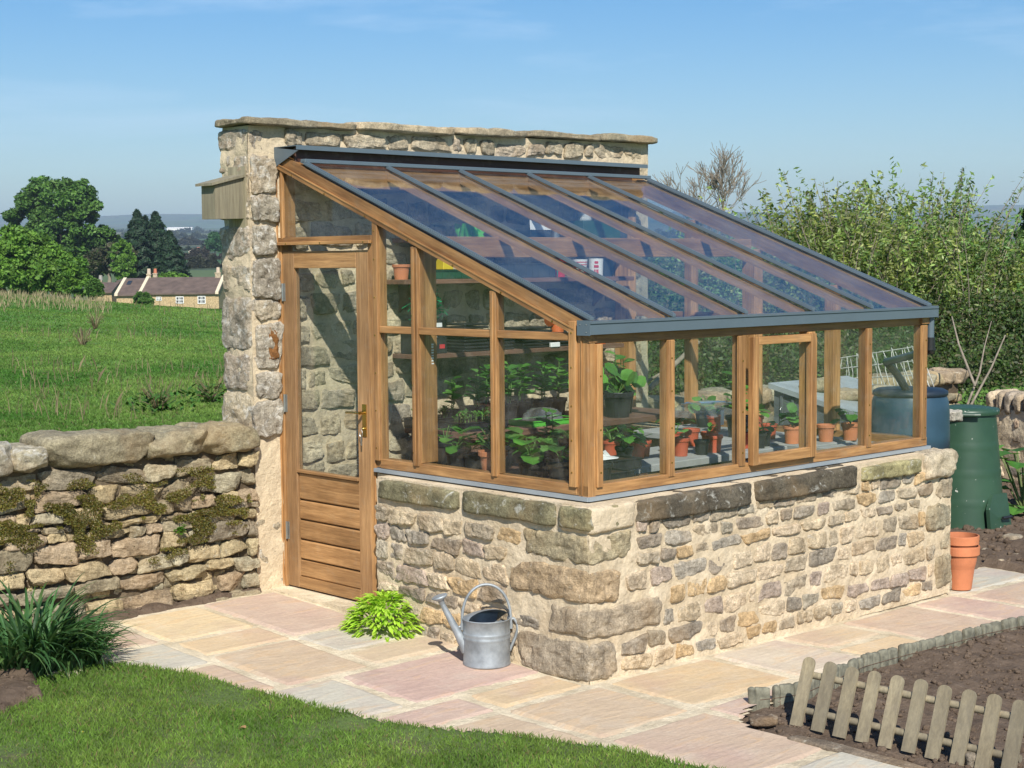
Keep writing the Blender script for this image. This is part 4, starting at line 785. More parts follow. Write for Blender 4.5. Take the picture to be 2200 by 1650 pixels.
m=MB(); m.lathe([(rt+.022,H-.01),(rt+.026,H+.01),(rt+.02,H+.03),(rt*.6,H+.045),(.001,H+.05)],64,tuple(bc)); ld=m.build('bin_lid',m_bin,cb,smooth=True)
tv=np.array(CAM-bc); tv[2]=0; tv/=np.linalg.norm(tv); sv=np.array([-tv[1],tv[0],0]); sv=sv if sv@Rv>0 else -sv
m=MB(); q=bc+tv*(rt+.03)+[0,0,H+.0]; m.tube([q-sv*.10,q-sv*.06+tv*.012,q+sv*.06+tv*.012,q+sv*.10],.014,8); m.build('lid_handle',m_bin,ld)
hv=(tv*.55+sv*.83); hv/=np.linalg.norm(hv); hs_=np.array([-hv[1],hv[0],0]); hs_=hs_ if hs_@Rv>0 else -hs_
m=MB(); q=bc+hv*(rb-.015); V=[q-hs_*.15+hv*.02,q+hs_*.15+hv*.0,q+hs_*.15+[0,0,.27]-hv*.05,q-hs_*.06+[0,0,.28]-hv*.03,q-hs_*.15+[0,0,.18]]; V2=[v+hv*.03 for v in V]; m.add(V+V2,[[4,3,2,1,0],[5,6,7,8,9]]+[[i,(i+1)%5,5+(i+1)%5,5+i] for i in range(5)]); hh_=m.build('hatch',m_bin,cb)
m=MB(); q2=q+hv*.052+[0,0,.11]; m.tube([q2-hs_*.01,q2+hs_*.10],.012,6); m.build('hatch_handle',m_black,hh_)
wb=thing('water_butt',(3.95,.80,-.03),'ribbed dark blue plastic water butt behind the greenhouse corner','water butt')
m_blue=simple('blue plastic',(.028,.065,.10),.4,0,.18,5); m=MB(); prof=[(.001,0),(.245,0)]
for i_,z_ in enumerate([.1,.22,.34,.46,.58,.70]): prof+=[(.262,z_-.05),(.262,z_-.012),(.252,z_-.006),(.252,z_+.006),(.262,z_+.012)] if i_>2 else [(.262,z_)]
prof+=[(.26,.80),(.257,.95),(.25,1.02),(.235,1.06)]
m.lathe(prof,56,(3.95,.80,-.03)); m.build('butt_body',m_blue,wb,smooth=True)
m=MB(); m.lathe([(.24,1.055),(.247,1.06),(.247,1.085),(.22,1.10),(.001,1.115)],48,(3.95,.80,-.03)); m.build('butt_lid',simple('dark blue lid',(.012,.022,.035),.5),wb,smooth=True)
cbk=P3(2048,880,11.2); 
rock('concrete_block',np.array([cbk[0],cbk[1],.80]),0,None,(.06,.05,.04),(.45,.43,.38),'pale block resting on top behind the compost bin','stone',k=9)
stn=P3(2042,1150,10.3); 
m=MB(); m.tube([(3.02,.13,-.03),(3.03,.14,.32)],[.055,.04],14); tag(m.build('upturned_pot_stack',simple('red brown clay',(.20,.09,.06),.8)),'dark red clay pipe standing in the gap behind the base wall corner','pipe')
rock('small_stone',np.array([3.04,-.02,-.03]),0,None,(.045,.05,.035),(.42,.38,.3),'pale grey stone behind the stacked terracotta pots','stone',k=6)
for i,(u,v,h_) in enumerate([(2175,1165,.05),(2120,1190,.03),(2150,1210,.025),(2185,1195,.028)]):
    p=unz(u,v,-.03); rock('field_stone',p,0,None,(h_*1.3,h_,h_*.6),(.33,.29,.23),['largest pale stone on the vegetable bed right of the green bin','small stone on the bare soil in front of the green bin','flat stone near the paving on the vegetable bed','small stone at the right edge of the vegetable bed'][i],'stone',k=4)
# cold frame with rocks on it
cf=thing('cold_frame',(4.4,1.6,0),'grey panelled cold frame with a sloping lid behind the greenhouse','cold frame')
m_grey=simple('grey painted boards',(.10,.115,.12),.7,0,.2,8); m_gl=simple('pale grey board edge',(.30,.33,.34),.6,0,.15)
m=MB(); v=[]
for x in (3.98,4.9): v+=[(x,1.20,0),(x,1.95,0),(x,1.95,1.0),(x,1.20,.83)]
m.add(v,[[0,3,2,1],[4,5,6,7],[0,4,7,3],[1,2,6,5],[3,7,6,2]]); 
for y in np.arange(1.27,1.95,.10): m.box(3.968,3.979,y,y+.018,.0,.83+.19*(y-1.2)/.75)
m.build('frame_body',m_grey,cf)
m=MB(); v=[]
for x in (3.95,4.93):
    v+=[(x,1.17,.83),(x,1.98,1.012),(x,1.98,1.05),(x,1.17,.868)]
m.add(v,[[0,3,2,1],[4,5,6,7],[0,4,7,3],[1,2,6,5],[3,7,6,2],[0,1,5,4]]); m.build('frame_lid',m_gl,cf)
for i,(x,y,h,c,lab) in enumerate([(4.18,1.72,(.12,.07,.05),(.33,.29,.2),'olive sandstone slab on the cold frame lid'),(4.25,1.5,(.15,.06,.04),(.36,.31,.23),'long brown stone lying across the cold frame'),(4.3,1.33,(.09,.07,.045),(.32,.15,.09),'red brick like stone at the right end of the cold frame'),(4.6,1.45,(.1,.06,.05),(.36,.33,.26),'grey stone at the back of the cold frame')]):
    rock('weight_stone',np.array([x,y,.868+(y-1.17)*.225]),0,None,h,c,lab,'stone',rot=-.7,k=5)
wg=thing('wire_gate',(5.4,2.1,.5),'white wire mesh gate leaning behind the water butt','gate')
m=MB(); a0=P3(1788,838,12.6);a1=P3(1792,770,12.6);b0_=P3(2008,835,12.0);b1_=P3(1972,742,12.2)
for s in range(25):
    t=s/24; p=a0*(1-t)+b0_*t; q=a1*(1-t)+b1_*t; 
    m.tube([p,(p+q)/2+Rv*random.gauss(0,.012),q+Rv*random.gauss(0,.015)+np.array([0,0,random.uniform(-.03,.02)])],.0033,5)
m_wire=simple('chipped white wire',(.42,.42,.38),.6,0,.4,30); m.build('wires',m_wire,wg)
m=MB(); 
for t in (0.02,.33,.66,.98): m.tube([a0*(1-t)+a1*t,b0_*(1-t)+b1_*t],.004,5)
m.build('cross_wires',m_wire,wg)
for i,(a,b_,r,lab) in enumerate([((1395,835,11.9),(1500,735,12.4),.022,'grey pole leaning among the bushes seen through the first front pane'),((1340,850,11.8),(1432,795,12.2),.013,'thin pale cane beside the leaning grey pole')]):
    m=MB(); p=P3(*a);q=P3(*b_); m.tube([p,q],[r,r*.8],8); tag(m.build('leaning_pole' if i==0 else 'cane',m_bark,smooth=True),lab,'pole')
# ---------------------------------------------------------------- INSIDE: shelves, staging, pots
m_shelf=wood_mat('old shelf plank','x',(.11,.055,.035),(.22,.12,.08),rough=.8)
def shelf(x0,x1,z,lab,dep=.26):
    t=thing('wall_shelf',((x0+x1)/2,TY-.1,z),lab,'shelf','plank shelves on the back wall'); B('board',x0,x1,TY-dep,TY-.012,z-.028,z,m_shelf,t)
    x=x0+.15
    while x<x1:
        m=MB(); v=[(xx,y,zz) for xx in (x,x+.02) for y,zz in ((TY-.012,z-.03),(TY-dep+.04,z-.03),(TY-.012,z-.2))]; m.add(v,[[0,1,2],[5,4,3],[0,3,4,1],[1,4,5,2]]); m.build('bracket',m_shelf,t); x+=(x1-x0-.3)
    return t
shelf(.70,2.70,1.832,'middle plank shelf on the back wall holding trays and mugs'); shelf(.80,2.6,1.385,'lowest plank shelf on the back wall holding black trays'); shelf(.8,2.75,2.08,'topmost plank shelf high on the back wall under the roof',.22)
def staging(name,x0,x1,y0,y1,z,mat,lab,slabs=1,axis='x'):
    t=thing(name,((x0+x1)/2,(y0+y1)/2,.03),lab,'bench')
    for i in range(slabs):
        if axis=='x': a=x0+(x1-x0)*i/slabs;b=x0+(x1-x0)*(i+1)/slabs; B('bench_slab',a+.004,b-.004,y0,y1,z-.04,z,mat,t,.004)
        else: a=y0+(y1-y0)*i/slabs;b=y0+(y1-y0)*(i+1)/slabs; B('bench_slab',x0,x1,a+.004,b-.004,z-.04,z,mat,t,.004)
    for x in (x0+.03,x1-.07):
        for y in (y0+.03,y1-.07): B('leg',x,x+.04,y,y+.04,.03,z-.041,m_shelf,t)
    return t
m_conc=simple('grey concrete slab',(.30,.30,.29),.9,0,.12,9,.3)
staging('slab_bench',.62,2.12,.44,.98,.865,m_conc,'grey concrete slab bench along the front windows',3)
staging('end_bench',2.16,2.72,.33,1.68,.865,m_conc,'grey slab bench against the far glazed end',3,'y')
staging('door_bench',.27,.60,.36,1.42,.85,m_shelf,'dark timber bench just inside the gable windows')
staging('back_bench',.80,2.70,1.66,2.30,.95,m_shelf,'dark timber bench along the back wall',2)
ZB=.866
LG=[(.07,.20,.03),(.10,.26,.04),(.055,.16,.03),(.13,.30,.06)]
def plant(parent,x,y,z,kind,s=1.0):
    m=MB(); 
    if kind=='squash':
        for q in range(random.randint(6,9)):
            a=random.uniform(0,6.28); h=random.uniform(.03,.12)*s; r=random.uniform(.02,.08)*s; tp=np.array([x+r*math.cos(a),y+r*math.sin(a),z+h]); m.tube([(x,y,z),(x+r*.4*math.cos(a),y+r*.4*math.sin(a),z+h*.6),tp],.0025*s,5,(.16,.28,.08))
            leafpoly(m,tp,(math.cos(a),math.sin(a),random.uniform(-.3,.3)),(0,0,1),random.uniform(.07,.11)*s,random.uniform(.08,.11)*s,random.choice(LG),'lobed' if q%2 else 'round',.1,.3)
    elif kind=='nasturtium':
        for q in range(11):
            a=random.uniform(0,6.28); h=random.uniform(.02,.14)*s; r=random.uniform(.03,.13)*s; tp=np.array([x+r*math.cos(a),y+r*math.sin(a),z+h]); m.tube([(x,y,z),(x+r*.6*math.cos(a),y+r*.6*math.sin(a),z+h*.7),tp],.002*s,5,(.16,.28,.08))
            d=np.array([math.cos(a),math.sin(a),random.uniform(-.4,.6)]); leafpoly(m,tp-d*.03*s,d,(random.uniform(-.5,.2),-.7,.7),.075*s,.085*s,random.choice(LG),'round',.03,.0)
    elif kind=='tall':
        for q in range(3):
            a=random.uniform(0,6.28); hh=random.uniform(.13,.22)*s; bx=x+random.gauss(0,.015);by=y+random.gauss(0,.015); m.tube([(bx,by,z),(bx+.01,by,z+hh*.5),(bx+.015,by+.01,z+hh)],.003*s,5,(.15,.26,.08))
            for w in range(7):
                a+=2.3; zz=z+hh*(.25+.75*w/6); leafpoly(m,np.array([bx+.01,by,zz]),(math.cos(a),math.sin(a),.4),(0,-.3,1),.075*s,.055*s,random.choice(LG),'oval',.1,.15)
    else:
        for q in range(5):
            a=random.uniform(0,6.28); leafpoly(m,np.array([x,y,z+random.uniform(.01,.05)*s]),(math.cos(a),math.sin(a),random.uniform(.2,1)),(0,0,1),random.uniform(.04,.07)*s,.035*s,random.choice(LG),'oval',.1,.1)
    m.build('plant',m_leaf,parent)
def ppot(x,y,z,rt,h,mat,lab,kind=None,s=1.0,name=None,fill=.88):
    nm=name or {m_terra:'terracotta_pot',m_red:'red_plastic_pot',m_black:'black_pot'}[mat]
    t=pot(nm,(x,y,z),rt,rt*.72,h,mat,lab,'pot',n=24,fill=fill)
    if kind: plant(t,x,y,z+h*fill,kind,s)
    return t
TR,RD,BK=m_terra,m_red,m_black
for a in [
 (.17,.83,.845,.075,.13,TR,'large terracotta pot with squash leaves behind the middle gable pane','squash',1.15),
 (.13,.30,.845,.075,.13,BK,'black pot with pale yellow tipped squash in the gable pane next to the corner post','squash',1.0),
 (.12,.50,.845,.072,.125,BK,'black pot with a lobed leaf seedling behind the right gable pane','squash',1.0),
 (.25,.16,.845,.065,.12,BK,'black pot tucked behind the corner post','small',1.0),
 (.16,1.10,.845,.058,.11,BK,'squat black pot left of the large terracotta pot','squash',.7),
 (.30,1.35,.85,.060,.12,BK,'black pot with one broad leaf behind the narrow pane beside the door','squash',.9),
 (.42,1.02,.85,.06,.12,BK,'black pot with pale leaves on the inner side of the gable bench','squash',.9),
 (.45,.72,.85,.065,.13,BK,'black pot of climbing seedlings in the middle of the gable bench','tall',.9),
 (.46,.46,.85,.06,.12,TR,'small terracotta pot on the inner end of the gable bench','squash',.8),
 (1.02,.80,ZB,.050,.095,RD,'red plastic pot with grey leaved plant, leftmost in the first front pane','squash',.8),
 (1.10,.68,ZB,.048,.092,RD,'red plastic pot touching its twin in the first front pane',None,1),
 (1.19,.72,ZB,.045,.088,RD,'third red pot half hidden behind the pair in the first front pane','small',1),
 (1.20,.56,ZB,.045,.08,BK,'square black pot left of the second front post','small',1),
 (1.34,.58,ZB,.05,.10,RD,'nearest red pot in the second front pane','small',.5),
 (1.42,.72,ZB,.05,.10,RD,'red pot standing behind the nearest one in the second front pane',None,1),
 (1.47,.54,ZB,.045,.08,BK,'black pot between the red pots of the second front pane',None,1),
 (1.60,.56,ZB,.05,.095,RD,'red pot near the window frame in the second front pane',None,1),
 (1.68,.66,ZB,.05,.10,RD,'red pot behind the one near the window frame','small',.8),
 (1.86,.56,ZB,.045,.09,RD,'red pot at the left edge of the opening window','small',.8),
 (1.93,.50,ZB,.042,.085,BK,'black pot left of the terracotta one inside the opening window','small',.7),
 (2.03,.54,ZB,.042,.085,BK,'second black pot inside the opening window','squash',.6),
 (2.24,.50,ZB,.055,.105,TR,'terracotta pot with pale green seedling inside the opening window','squash',.7),
 (2.30,.95,ZB,.075,.13,BK,'large black pot with upright leaves behind the opening window','tall',1.2),
 (2.48,.62,ZB,.070,.12,BK,'black pot with round leaves right of the opening window','nasturtium',.8),
 (2.46,.42,ZB,.055,.10,TR,'clean terracotta pot left of the fifth front post',None,1),
 (2.62,.36,ZB,.055,.10,TR,'terracotta pot with rounded leaves in the last front pane','squash',.8),
 (2.35,.75,ZB,.05,.09,RD,'red pot in the shade of the far end bench',None,1),
 (2.45,1.25,ZB,.05,.10,RD,'red pot behind the clear propagator lid','small',1),
 (1.75,.85,ZB,.05,.10,RD,'red pot at the back of the slab bench',None,1),
 (1.30,.88,ZB,.05,.10,BK,'black pot at the back of the slab bench','small',1),
 (.30,.62,.85,.055,.10,BK,'black pot of young squash between the gable bench and the glass','squash',.9),
 (.20,1.02,.845,.05,.10,BK,'small black pot in the gap beside the wide inner post','small',1.2),
 (.52,1.22,.85,.055,.11,BK,'black pot of upright seedlings at the back of the gable bench','tall',.9),
 (.85,.55,ZB,.05,.095,BK,'black pot behind the compost tray in the first front pane','squash',.9),
 (.72,.78,ZB,.055,.10,BK,'black pot of squash leaves left of the first pair of red pots','squash',1.0),
 (1.55,.80,ZB,.05,.095,RD,'red pot with drooping leaves at the rear of the second front pane','squash',.8),
 (2.60,1.05,ZB,.055,.10,RD,'red pot at the foot of the wide far gable post','squash',.8),
 (2.62,1.48,ZB,.06,.11,BK,'black pot of leaves at the rear of the far end bench','nasturtium',.8),
 (2.50,2.10,.95,.07,.12,BK,'black pot of bean plants at the right end of the back bench','tall',1.2),
 (1.95,2.14,.95,.065,.11,BK,'black pot of bean plants behind the large nasturtium pots','tall',1.2),
 (1.02,2.12,.95,.06,.10,BK,'black pot of bean plants beside the seedling tray','tall',.9),
 (1.90,1.80,.95,.095,.15,BK,'large black pot of round nasturtium leaves on the back bench','nasturtium',1.1),
 (2.10,1.75,.95,.10,.16,BK,'second large black pot overflowing with round leaves','nasturtium',1.2),
 (2.30,1.90,.95,.09,.15,BK,'third large black pot with trailing round leaves','nasturtium',1.1),
 (1.20,2.10,.95,.065,.11,BK,'black pot of bean seedlings at the left of the back bench','tall',1.1),
 (1.36,2.16,.95,.065,.11,TR,'terracotta pot of bean plants on the back bench','tall',1.1),
 (1.50,2.12,.95,.065,.11,BK,'black pot of tall bean plants in the middle of the back bench','tall',1.15),
 (1.66,2.16,.95,.065,.11,BK,'black pot of bean plants right of the middle of the back bench','tall',1.1),
 (1.80,2.12,.95,.065,.11,BK,'bean plants in a black pot at the right of the back bench','tall',1.1),
 ]: ppot(*a)
def tray(x,y,z,w,d,h,mat,lab,rot=0,fill=None,seeds=0,name='seed_tray',s=1.):
    t=thing(name,(x,y,z),lab,'tray'); c,s_=math.cos(rot),math.sin(rot); Mx=np.array([[c,s_,0],[-s_,c,0],[0,0,1]])
    m=MB()
    def bx(a,b_,c_,e,f,g,mm=m):
        v=np.array([(X_,Y_,Z_) for X_ in (a,b_) for Y_ in (c_,e) for Z_ in (f,g)])@Mx+np.array([x,y,z]); mm.add(v,np.array([[0,1,3,2],[4,6,7,5],[0,4,5,1],[2,3,7,6],[0,2,6,4],[1,5,7,3]]))
    W,D=w/2,d/2
    bx(-W+.008,W-.008,-D+.008,D-.008,.0,.004)
    for q in [(-W+.006,-W+.01,-D+.0061,D-.0061),(W-.01,W-.006,-D+.0061,D-.0061),(-W+.0101,W-.0101,-D+.006,-D+.01),(-W+.0101,W-.0101,D-.01,D-.006)]: bx(*q,.0041,h-.005)
    bx(-W,W,-D,-D+.012,h-.0049,h);bx(-W,W,D-.012,D,h-.0049,h);bx(-W,-W+.012,-D+.0121,D-.0121,h-.0048,h-.0001);bx(W-.012,W,-D+.0121,D-.0121,h-.0048,h-.0001)
    n=int(w/.05)
    for i in range(1,n): bx(-W+w*i/n-.002,-W+w*i/n+.002,-D+.003,-D+.0059,.005,h-.006)
    m.build('tray_body',mat,t)
    m=MB(); bx(-W+.011,W-.011,-D+.011,D-.011,.005,h*.8,m); m.build('compost',m_comp,t)
    if seeds:
        m=MB()
        for q in range(seeds):
            px_,py_=random.uniform(-W*.85,W*.85),random.uniform(-D*.8,D*.8); b=np.array([px_,py_,0])@Mx+np.array([x,y,z+h*.8]); hh=random.uniform(.03,.075)*s
            m.tube([b,b+[random.gauss(0,.004),random.gauss(0,.004),hh]],.0015,4,(.2,.32,.1))
            for w_ in range(4): a=random.uniform(0,6.28); leafpoly(m,b+[0,0,hh*random.uniform(.5,1)],(math.cos(a),math.sin(a),.6),(0,0,1),.028*s,.014*s,random.choice(LG),'oval')
        m.build('seedlings',m_leaf,t)
    return t
m_green=simple('bright green plastic',(.10,.42,.05),.4,0,.08)
tray(.43,.28,.845,.24,.16,.05,m_black,'shallow black tray of dark compost and torn white paper inside the corner post',0)
t_=tray(.66,.47,ZB,.30,.17,.055,m_black,'black compost tray with a white plant label in the first front pane',-.05); m=MB(); 
wp=np.array([.66,.47,ZB+.055]); m.add([wp+[-.09,-.02,0],wp+[.0,-.05,.005],wp+[.05,-.01,.004],wp+[.03,.03,.01],wp+[-.02,.02,.045],wp+[-.07,.03,.02]],[[0,1,2,3,4,5]]); tag(m.build('torn_paper',m_white),'crumpled white paper lying on the black compost tray','paper')
tray(.98,1.86,.95,.36,.22,.055,m_black,'long black tray of upright seedlings on the back bench',0,seeds=34)
tray(.90,2.15,.95,.3,.2,.06,m_black,'black tray of seedlings at the left end of the back bench, by the door',0,seeds=20,s=1.3)
tray(1.48,1.78,.95,.42,.22,.035,m_green,'bright green slatted plastic tray on the back bench',0)
def dome(x,y,z,w,d,h,lab,name='propagator_lid'):
    m=MB(); n=12; V=[]
    for i in range(n+1):
        for j in range(n+1):
            a=-1+2*i/n;b=-1+2*j/n; V.append((x+a*w/2*(1-.12*(1-max(abs(a),abs(b)))),y+b*d/2,z+h*(1-max(abs(a),abs(b))**5)))
    m.add(V,[[i*(n+1)+j,(i+1)*(n+1)+j,(i+1)*(n+1)+j+1,i*(n+1)+j+1] for i in range(n) for j in range(n)])
    return tag(m.build(name,glass_mat('clear plastic '+name,(.9,.93,.92),2.2,.12,.12),smooth=True),lab,'lid')
dome(1.46,1.78,.975,.22,.17,.075,'small clear ribbed dome over the bright green tray')
dome(2.42,1.30,ZB+.10,.44,.26,.09,'large clear propagator lid over pots behind the second front pane')
m=MB(); m.box(2.40,2.43,1.16,1.162,ZB+.05,ZB+.14); tag(m.build('plant_label',m_white),'white plant label leaning under the large clear propagator lid','label')
B('stone_slab',2.16,2.62,.10,.27,.84,.868,m_conc,None); tag(bpy.context.scene.objects['stone_slab'],'pale stone slab lying on the wall ledge right of the opening window','slab')
m=MB(); m.box(.20,2.70,-.0,.0,0,0) if False else None
lg=MB(); rubble(lg,(.14,.30,.845),(1,0,0),(0,-1,0),(0,0,1),2.0,.20,(.06,.09),(.08,.17),(.02,.03),(-.02,-.004),n=6); lo=lg.build('ledge_stones',m_stone,bw,smooth=True)
# middle shelf things
m_cream=simple('cream card',(.66,.62,.48),.7); m_yel=simple('yellow card',(.6,.45,.03),.6); m_dg=simple('dark green plastic',(.02,.08,.05),.4); m_navy=simple('dark slate plastic',(.03,.045,.06),.5); m_rc=simple('red enamel',(.5,.03,.04),.35); m_teal=simple('teal plastic',(.05,.25,.2),.4)
def boxthing(name,x0,x1,y0,y1,z0,z1,mat,lab,cat): o=B(name,x0,x1,y0,y1,z0,z1,mat,None,.003); return tag(o,lab,cat)
s1=1.8325
t_=tray(1.10,2.28,s1,.46,.2,.055,m_dg,'wide dark green tray on the left part of the middle shelf'); tray(1.72,2.27,s1,.52,.2,.09,m_navy,'deep dark slate tray in the centre of the middle shelf')
boxthing('seed_packet_box',1.16,1.28,2.22,2.3,s1+.056,s1+.13,m_cream,'cream box with small printed flowers in the green tray on the middle shelf','box'); boxthing('yellow_box',1.07,1.15,2.23,2.3,s1+.056,s1+.12,m_yel,'small yellow box in the green tray on the middle shelf','box')
pot('terracotta_pot',(.78,2.28,s1),.055,.04,.09,m_terra,'small terracotta pot at the left end of the middle shelf',n=20)
def cup(name,x,y,z,r1,r0,h,mat,lab,cat='cup',stripes=None,mark=None):
    t=thing(name,(x,y,z),lab,cat); m=MB(); m.lathe([(.001,0),(r0,0),(r1,h),(r1*.92,h),(r0*.9,.004),(.001,.004)],24,(x,y,z)); m.build('cup_body',mat,t,smooth=False)
    if stripes:
        for q in range(6): m=MB(); zz=h*(.08+.145*q); ra=r0+(r1-r0)*zz/h+.0006; rb_=r0+(r1-r0)*(zz+h*.06)/h+.0006; m.lathe([(ra,zz),(rb_,zz+h*.06)],24,(x,y,z)); m.build('stripe',stripes,t)
    if mark:
        m=MB()
        for q,(a0_,a1_,z0_,z1_) in enumerate([(-.25,.25,.72,.85),(-.32,.3,.5,.64),(-.3,-.12,.14,.40),(-.06,.04,.14,.40),(.08,.28,.16,.40)]):
            th=np.linspace(-2.3+a0_,-2.3+a1_,6); v=[(x+(r1+.001)*math.cos(a),y+(r1+.001)*math.sin(a),z+h*zz) for zz in (z0_,z1_) for a in th]; m.add(v,[[i,i+1,i+7,i+6] for i in range(5)])
        m.build('printed_mark',mark,t)
    return t
cup('red_jug',2.02,2.26,s1,.035,.04,.085,m_rc,'bright red jug with a white stroke beside the dark slate tray','jug'); cup('green_pot',2.08,2.30,s1,.04,.03,.10,m_teal,'teal plastic cup behind the striped cup')
cup('red_cup',2.16,2.32,s1,.045,.035,.135,m_rc,'red beaker behind the striped cup'); cup('striped_cup',2.27,2.24,s1,.05,.036,.115,m_white,'white cup with brown hoops on the middle shelf',stripes=m_rc)
cup('white_mug',2.42,2.24,s1,.05,.046,.12,m_white,'white mug with red printing near the right end of the middle shelf','mug',mark=m_rc); cup('dark_tub',2.54,2.26,s1,.055,.045,.12,m_navy,'dark slate tub at the right end of the middle shelf','tub')
# top shelf things
s2=2.081
m=MB(); p=np.array([1.32,2.28,s2]); 
for q in range(14): a=q*.9; leafpoly(m,p+[random.gauss(0,.03),random.gauss(0,.02),0],(math.cos(a)*.4,math.sin(a)*.4,1),(0,-1,0),.10,.07,(.10,.48,.06),'lobed',.3)
tag(m.build('green_bag',m_leaf),'crumpled bright green plastic bag on the topmost shelf','bag')
boxthing('cream_carton',1.80,1.98,2.22,2.36,s2,s2+.055,m_navy,'dark box with a white folded flap on the topmost shelf','box')
m=MB(); m.add([(1.79,2.215,s2+.056),(1.99,2.215,s2+.056),(1.80,2.23,s2+.12)],[[0,1,2]]); tag(m.build('folded_card',m_white),'white triangular card leaning on the box of the topmost shelf','card')
cup('tin_can',2.06,2.26,s2,.028,.028,.09,m_steel,'small steel tin on the topmost shelf','tin'); boxthing('dark_crate',2.26,2.62,2.20,2.36,s2,s2+.12,m_dg,'large dark green crate at the right of the topmost shelf','crate')
m=MB(); 
for q in range(3): m.lathe([(.045,.0+q*.018),(.052,.014+q*.018),(.045,.017+q*.018)],20,(2.34,2.26,s2+.122))
tag(m.build('stacked_saucers',m_white),'small stack of white and brown saucers on the dark green crate','saucers'); cup('brown_tub',2.70,2.27,s2,.05,.04,.10,m_navy,'dark tub beside the crate at the end of the topmost shelf','tub')
# lowest shelf: bag, net, stacks of trays, pots
s0_=1.386
bxg=thing('compost_carton',(.93,2.26,s0_),'black printed carton with white and red labels on the lowest shelf','box')
B('carton_body',.82,1.04,2.17,2.34,s0_,s0_+.20,m_black,bxg); 
for i,(x0,x1,z0,z1,mt) in enumerate([(.83,.86,.03,.05,m_rc),(.87,.90,.028,.045,m_cream),(.90,.96,.10,.103,m_white),(.90,.98,.115,.118,m_white),(.90,.95,.13,.133,m_white),(.84,.87,.10,.12,m_white),(.84,.93,.165,.19,m_cream),(.95,1.0,.16,.185,m_white),(.98,1.02,.03,.055,m_rc)]):
    B('printed_patch',x0,x1,2.1675,2.1695,s0_+z0,s0_+z1,mt,bxg,0)
m=MB(); 
for q in range(420):
    p=np.array([.94+random.gauss(0,.045),2.24+random.gauss(0,.03),s0_+.29+random.gauss(0,.045)]); a=random.uniform(0,6.28); b=random.uniform(-1,1); d=np.array([math.cos(a)*math.cos(b),math.sin(a)*math.cos(b),math.sin(b)])*.035; n=np.array([0,.002,.002]); m.add([p-d,p+d+[0,0,.01],p+d+n,p-d+n],[[0,1,2,3]],(.02,.36,.16))
tag(m.build('green_netting',m_leaf),'tangled bundle of emerald green garden netting on the black carton','netting')
k_=0
for (x,y,n_st,w,d,c,lab) in [(1.28,2.26,9,.20,.2,m_black,'tall stack of black seed trays beside the carton on the lowest shelf'),(1.50,2.26,6,.20,.2,m_black,'shorter stack of black seed trays in the middle of the lowest shelf'),(1.80,2.26,7,.26,.2,m_black,'uneven stack of black cell trays left of the orange pots'),(2.2,2.28,4,.34,.18,m_black,'low wide stack of black trays at the right of the lowest shelf')]:
    t=thing('tray_stack',(x,y,s0_),lab,'trays','stacked trays on the lowest shelf')
    for q in range(n_st):
        B('stacked_tray',x-w/2+random.uniform(-.01,.01),x+w/2+random.uniform(-.01,.01),y-d/2+random.uniform(0,.015),y+d/2-.01,s0_+.0005+q*.020,s0_+q*.020+.013,c,t,.004)
for i,(x,y,z,tilt,lab) in enumerate([(1.97,2.24,s0_+.16,1.2,'orange plastic pot lying on its side on the lowest shelf'),(2.03,2.22,s0_+.05,.2,'orange plastic pot leaning against the cell trays'),(2.10,2.24,s0_+.19,1.5,'second orange pot lying over the trays of the lowest shelf'),(2.42,2.2,s0_,.0,'orange pot at the right end of the lowest shelf')]):
    m=MB(); m.lathe([(.001,0),(.035,0),(.048,.085),(.052,.087),(.052,.10),(.045,.10),(.033,.004),(.001,.004)],20,(0,0,0)); o=m.build('orange_pot',simple('orange plastic',(.55,.13,.04),.4)); o.location=(x,y,z); o.rotation_euler=(0,tilt,.5*i); tag(o,lab,'pot')
boxthing('white_card',1.90,1.98,2.14,2.16,s0_+.0,s0_+.03,m_white,'small white card on the front edge of the lowest shelf','card')
m=MB(); m.tube([(.42,1.55,.03),(.40,1.56,.45),(.36,1.60,.95)],.02,8); tag(m.build('wooden_prop',m_bark),'pale round timber prop leaning inside by the narrow pane','pole')
# ---------------------------------------------------------------- FIELD GRASS
def field_pts(n,d0,d1,u0=-60,u1=560,pw=1.0):
    t=RNG.random(n)**pw; d=d0*(d1/d0)**t; u=RNG.uniform(u0,u1,n); s=(u-1100)/FPX*d; c=math.cos(0)
    f2=np.array([math.sin(YAW),math.cos(YAW)]); r2=np.array([math.cos(YAW),-math.sin(YAW)])
    X=CAM[0]+f2[0]*d+r2[0]*s; Y=CAM[1]+f2[1]*d+r2[1]*s; k=Y>2.95-.05*(X+.2); return X[k],Y[k],d[k]
X,Y,D=field_pts(210000,8.2,34); Z=ground_h(X,Y)
t=(fbm(np.stack([X*.6,Y*.6,X*0],1),4)*.9+.5)[:,None].clip(0,1); C=np.array([.065,.165,.026])*(1-t)+np.array([.17,.27,.06])*t; C=C*RNG.uniform(.7,1.4,(len(X),1)); dr=RNG.random(len(X))<.05; C[dr]=(.20,.18,.09)
mb=MB(); blades(mb,X,Y,Z-.01,RNG.uniform(.012,.036,len(X))*(1+D*.006),.005+D*.0005,C,.5)
X,Y,D=field_pts(900,12,33); kk=fbm(np.stack([X*.45+3,Y*.45,X*0],1),3)>.12; X,Y,D=X[kk],Y[kk],D[kk]; C=np.tile(np.array([[.27,.22,.13]]),(len(X),1))*RNG.uniform(.6,1.2,(len(X),1))
blades(mb,X,Y,ground_h(X,Y),RNG.uniform(.08,.22,len(X)),.003+D*.0003,C,.25)
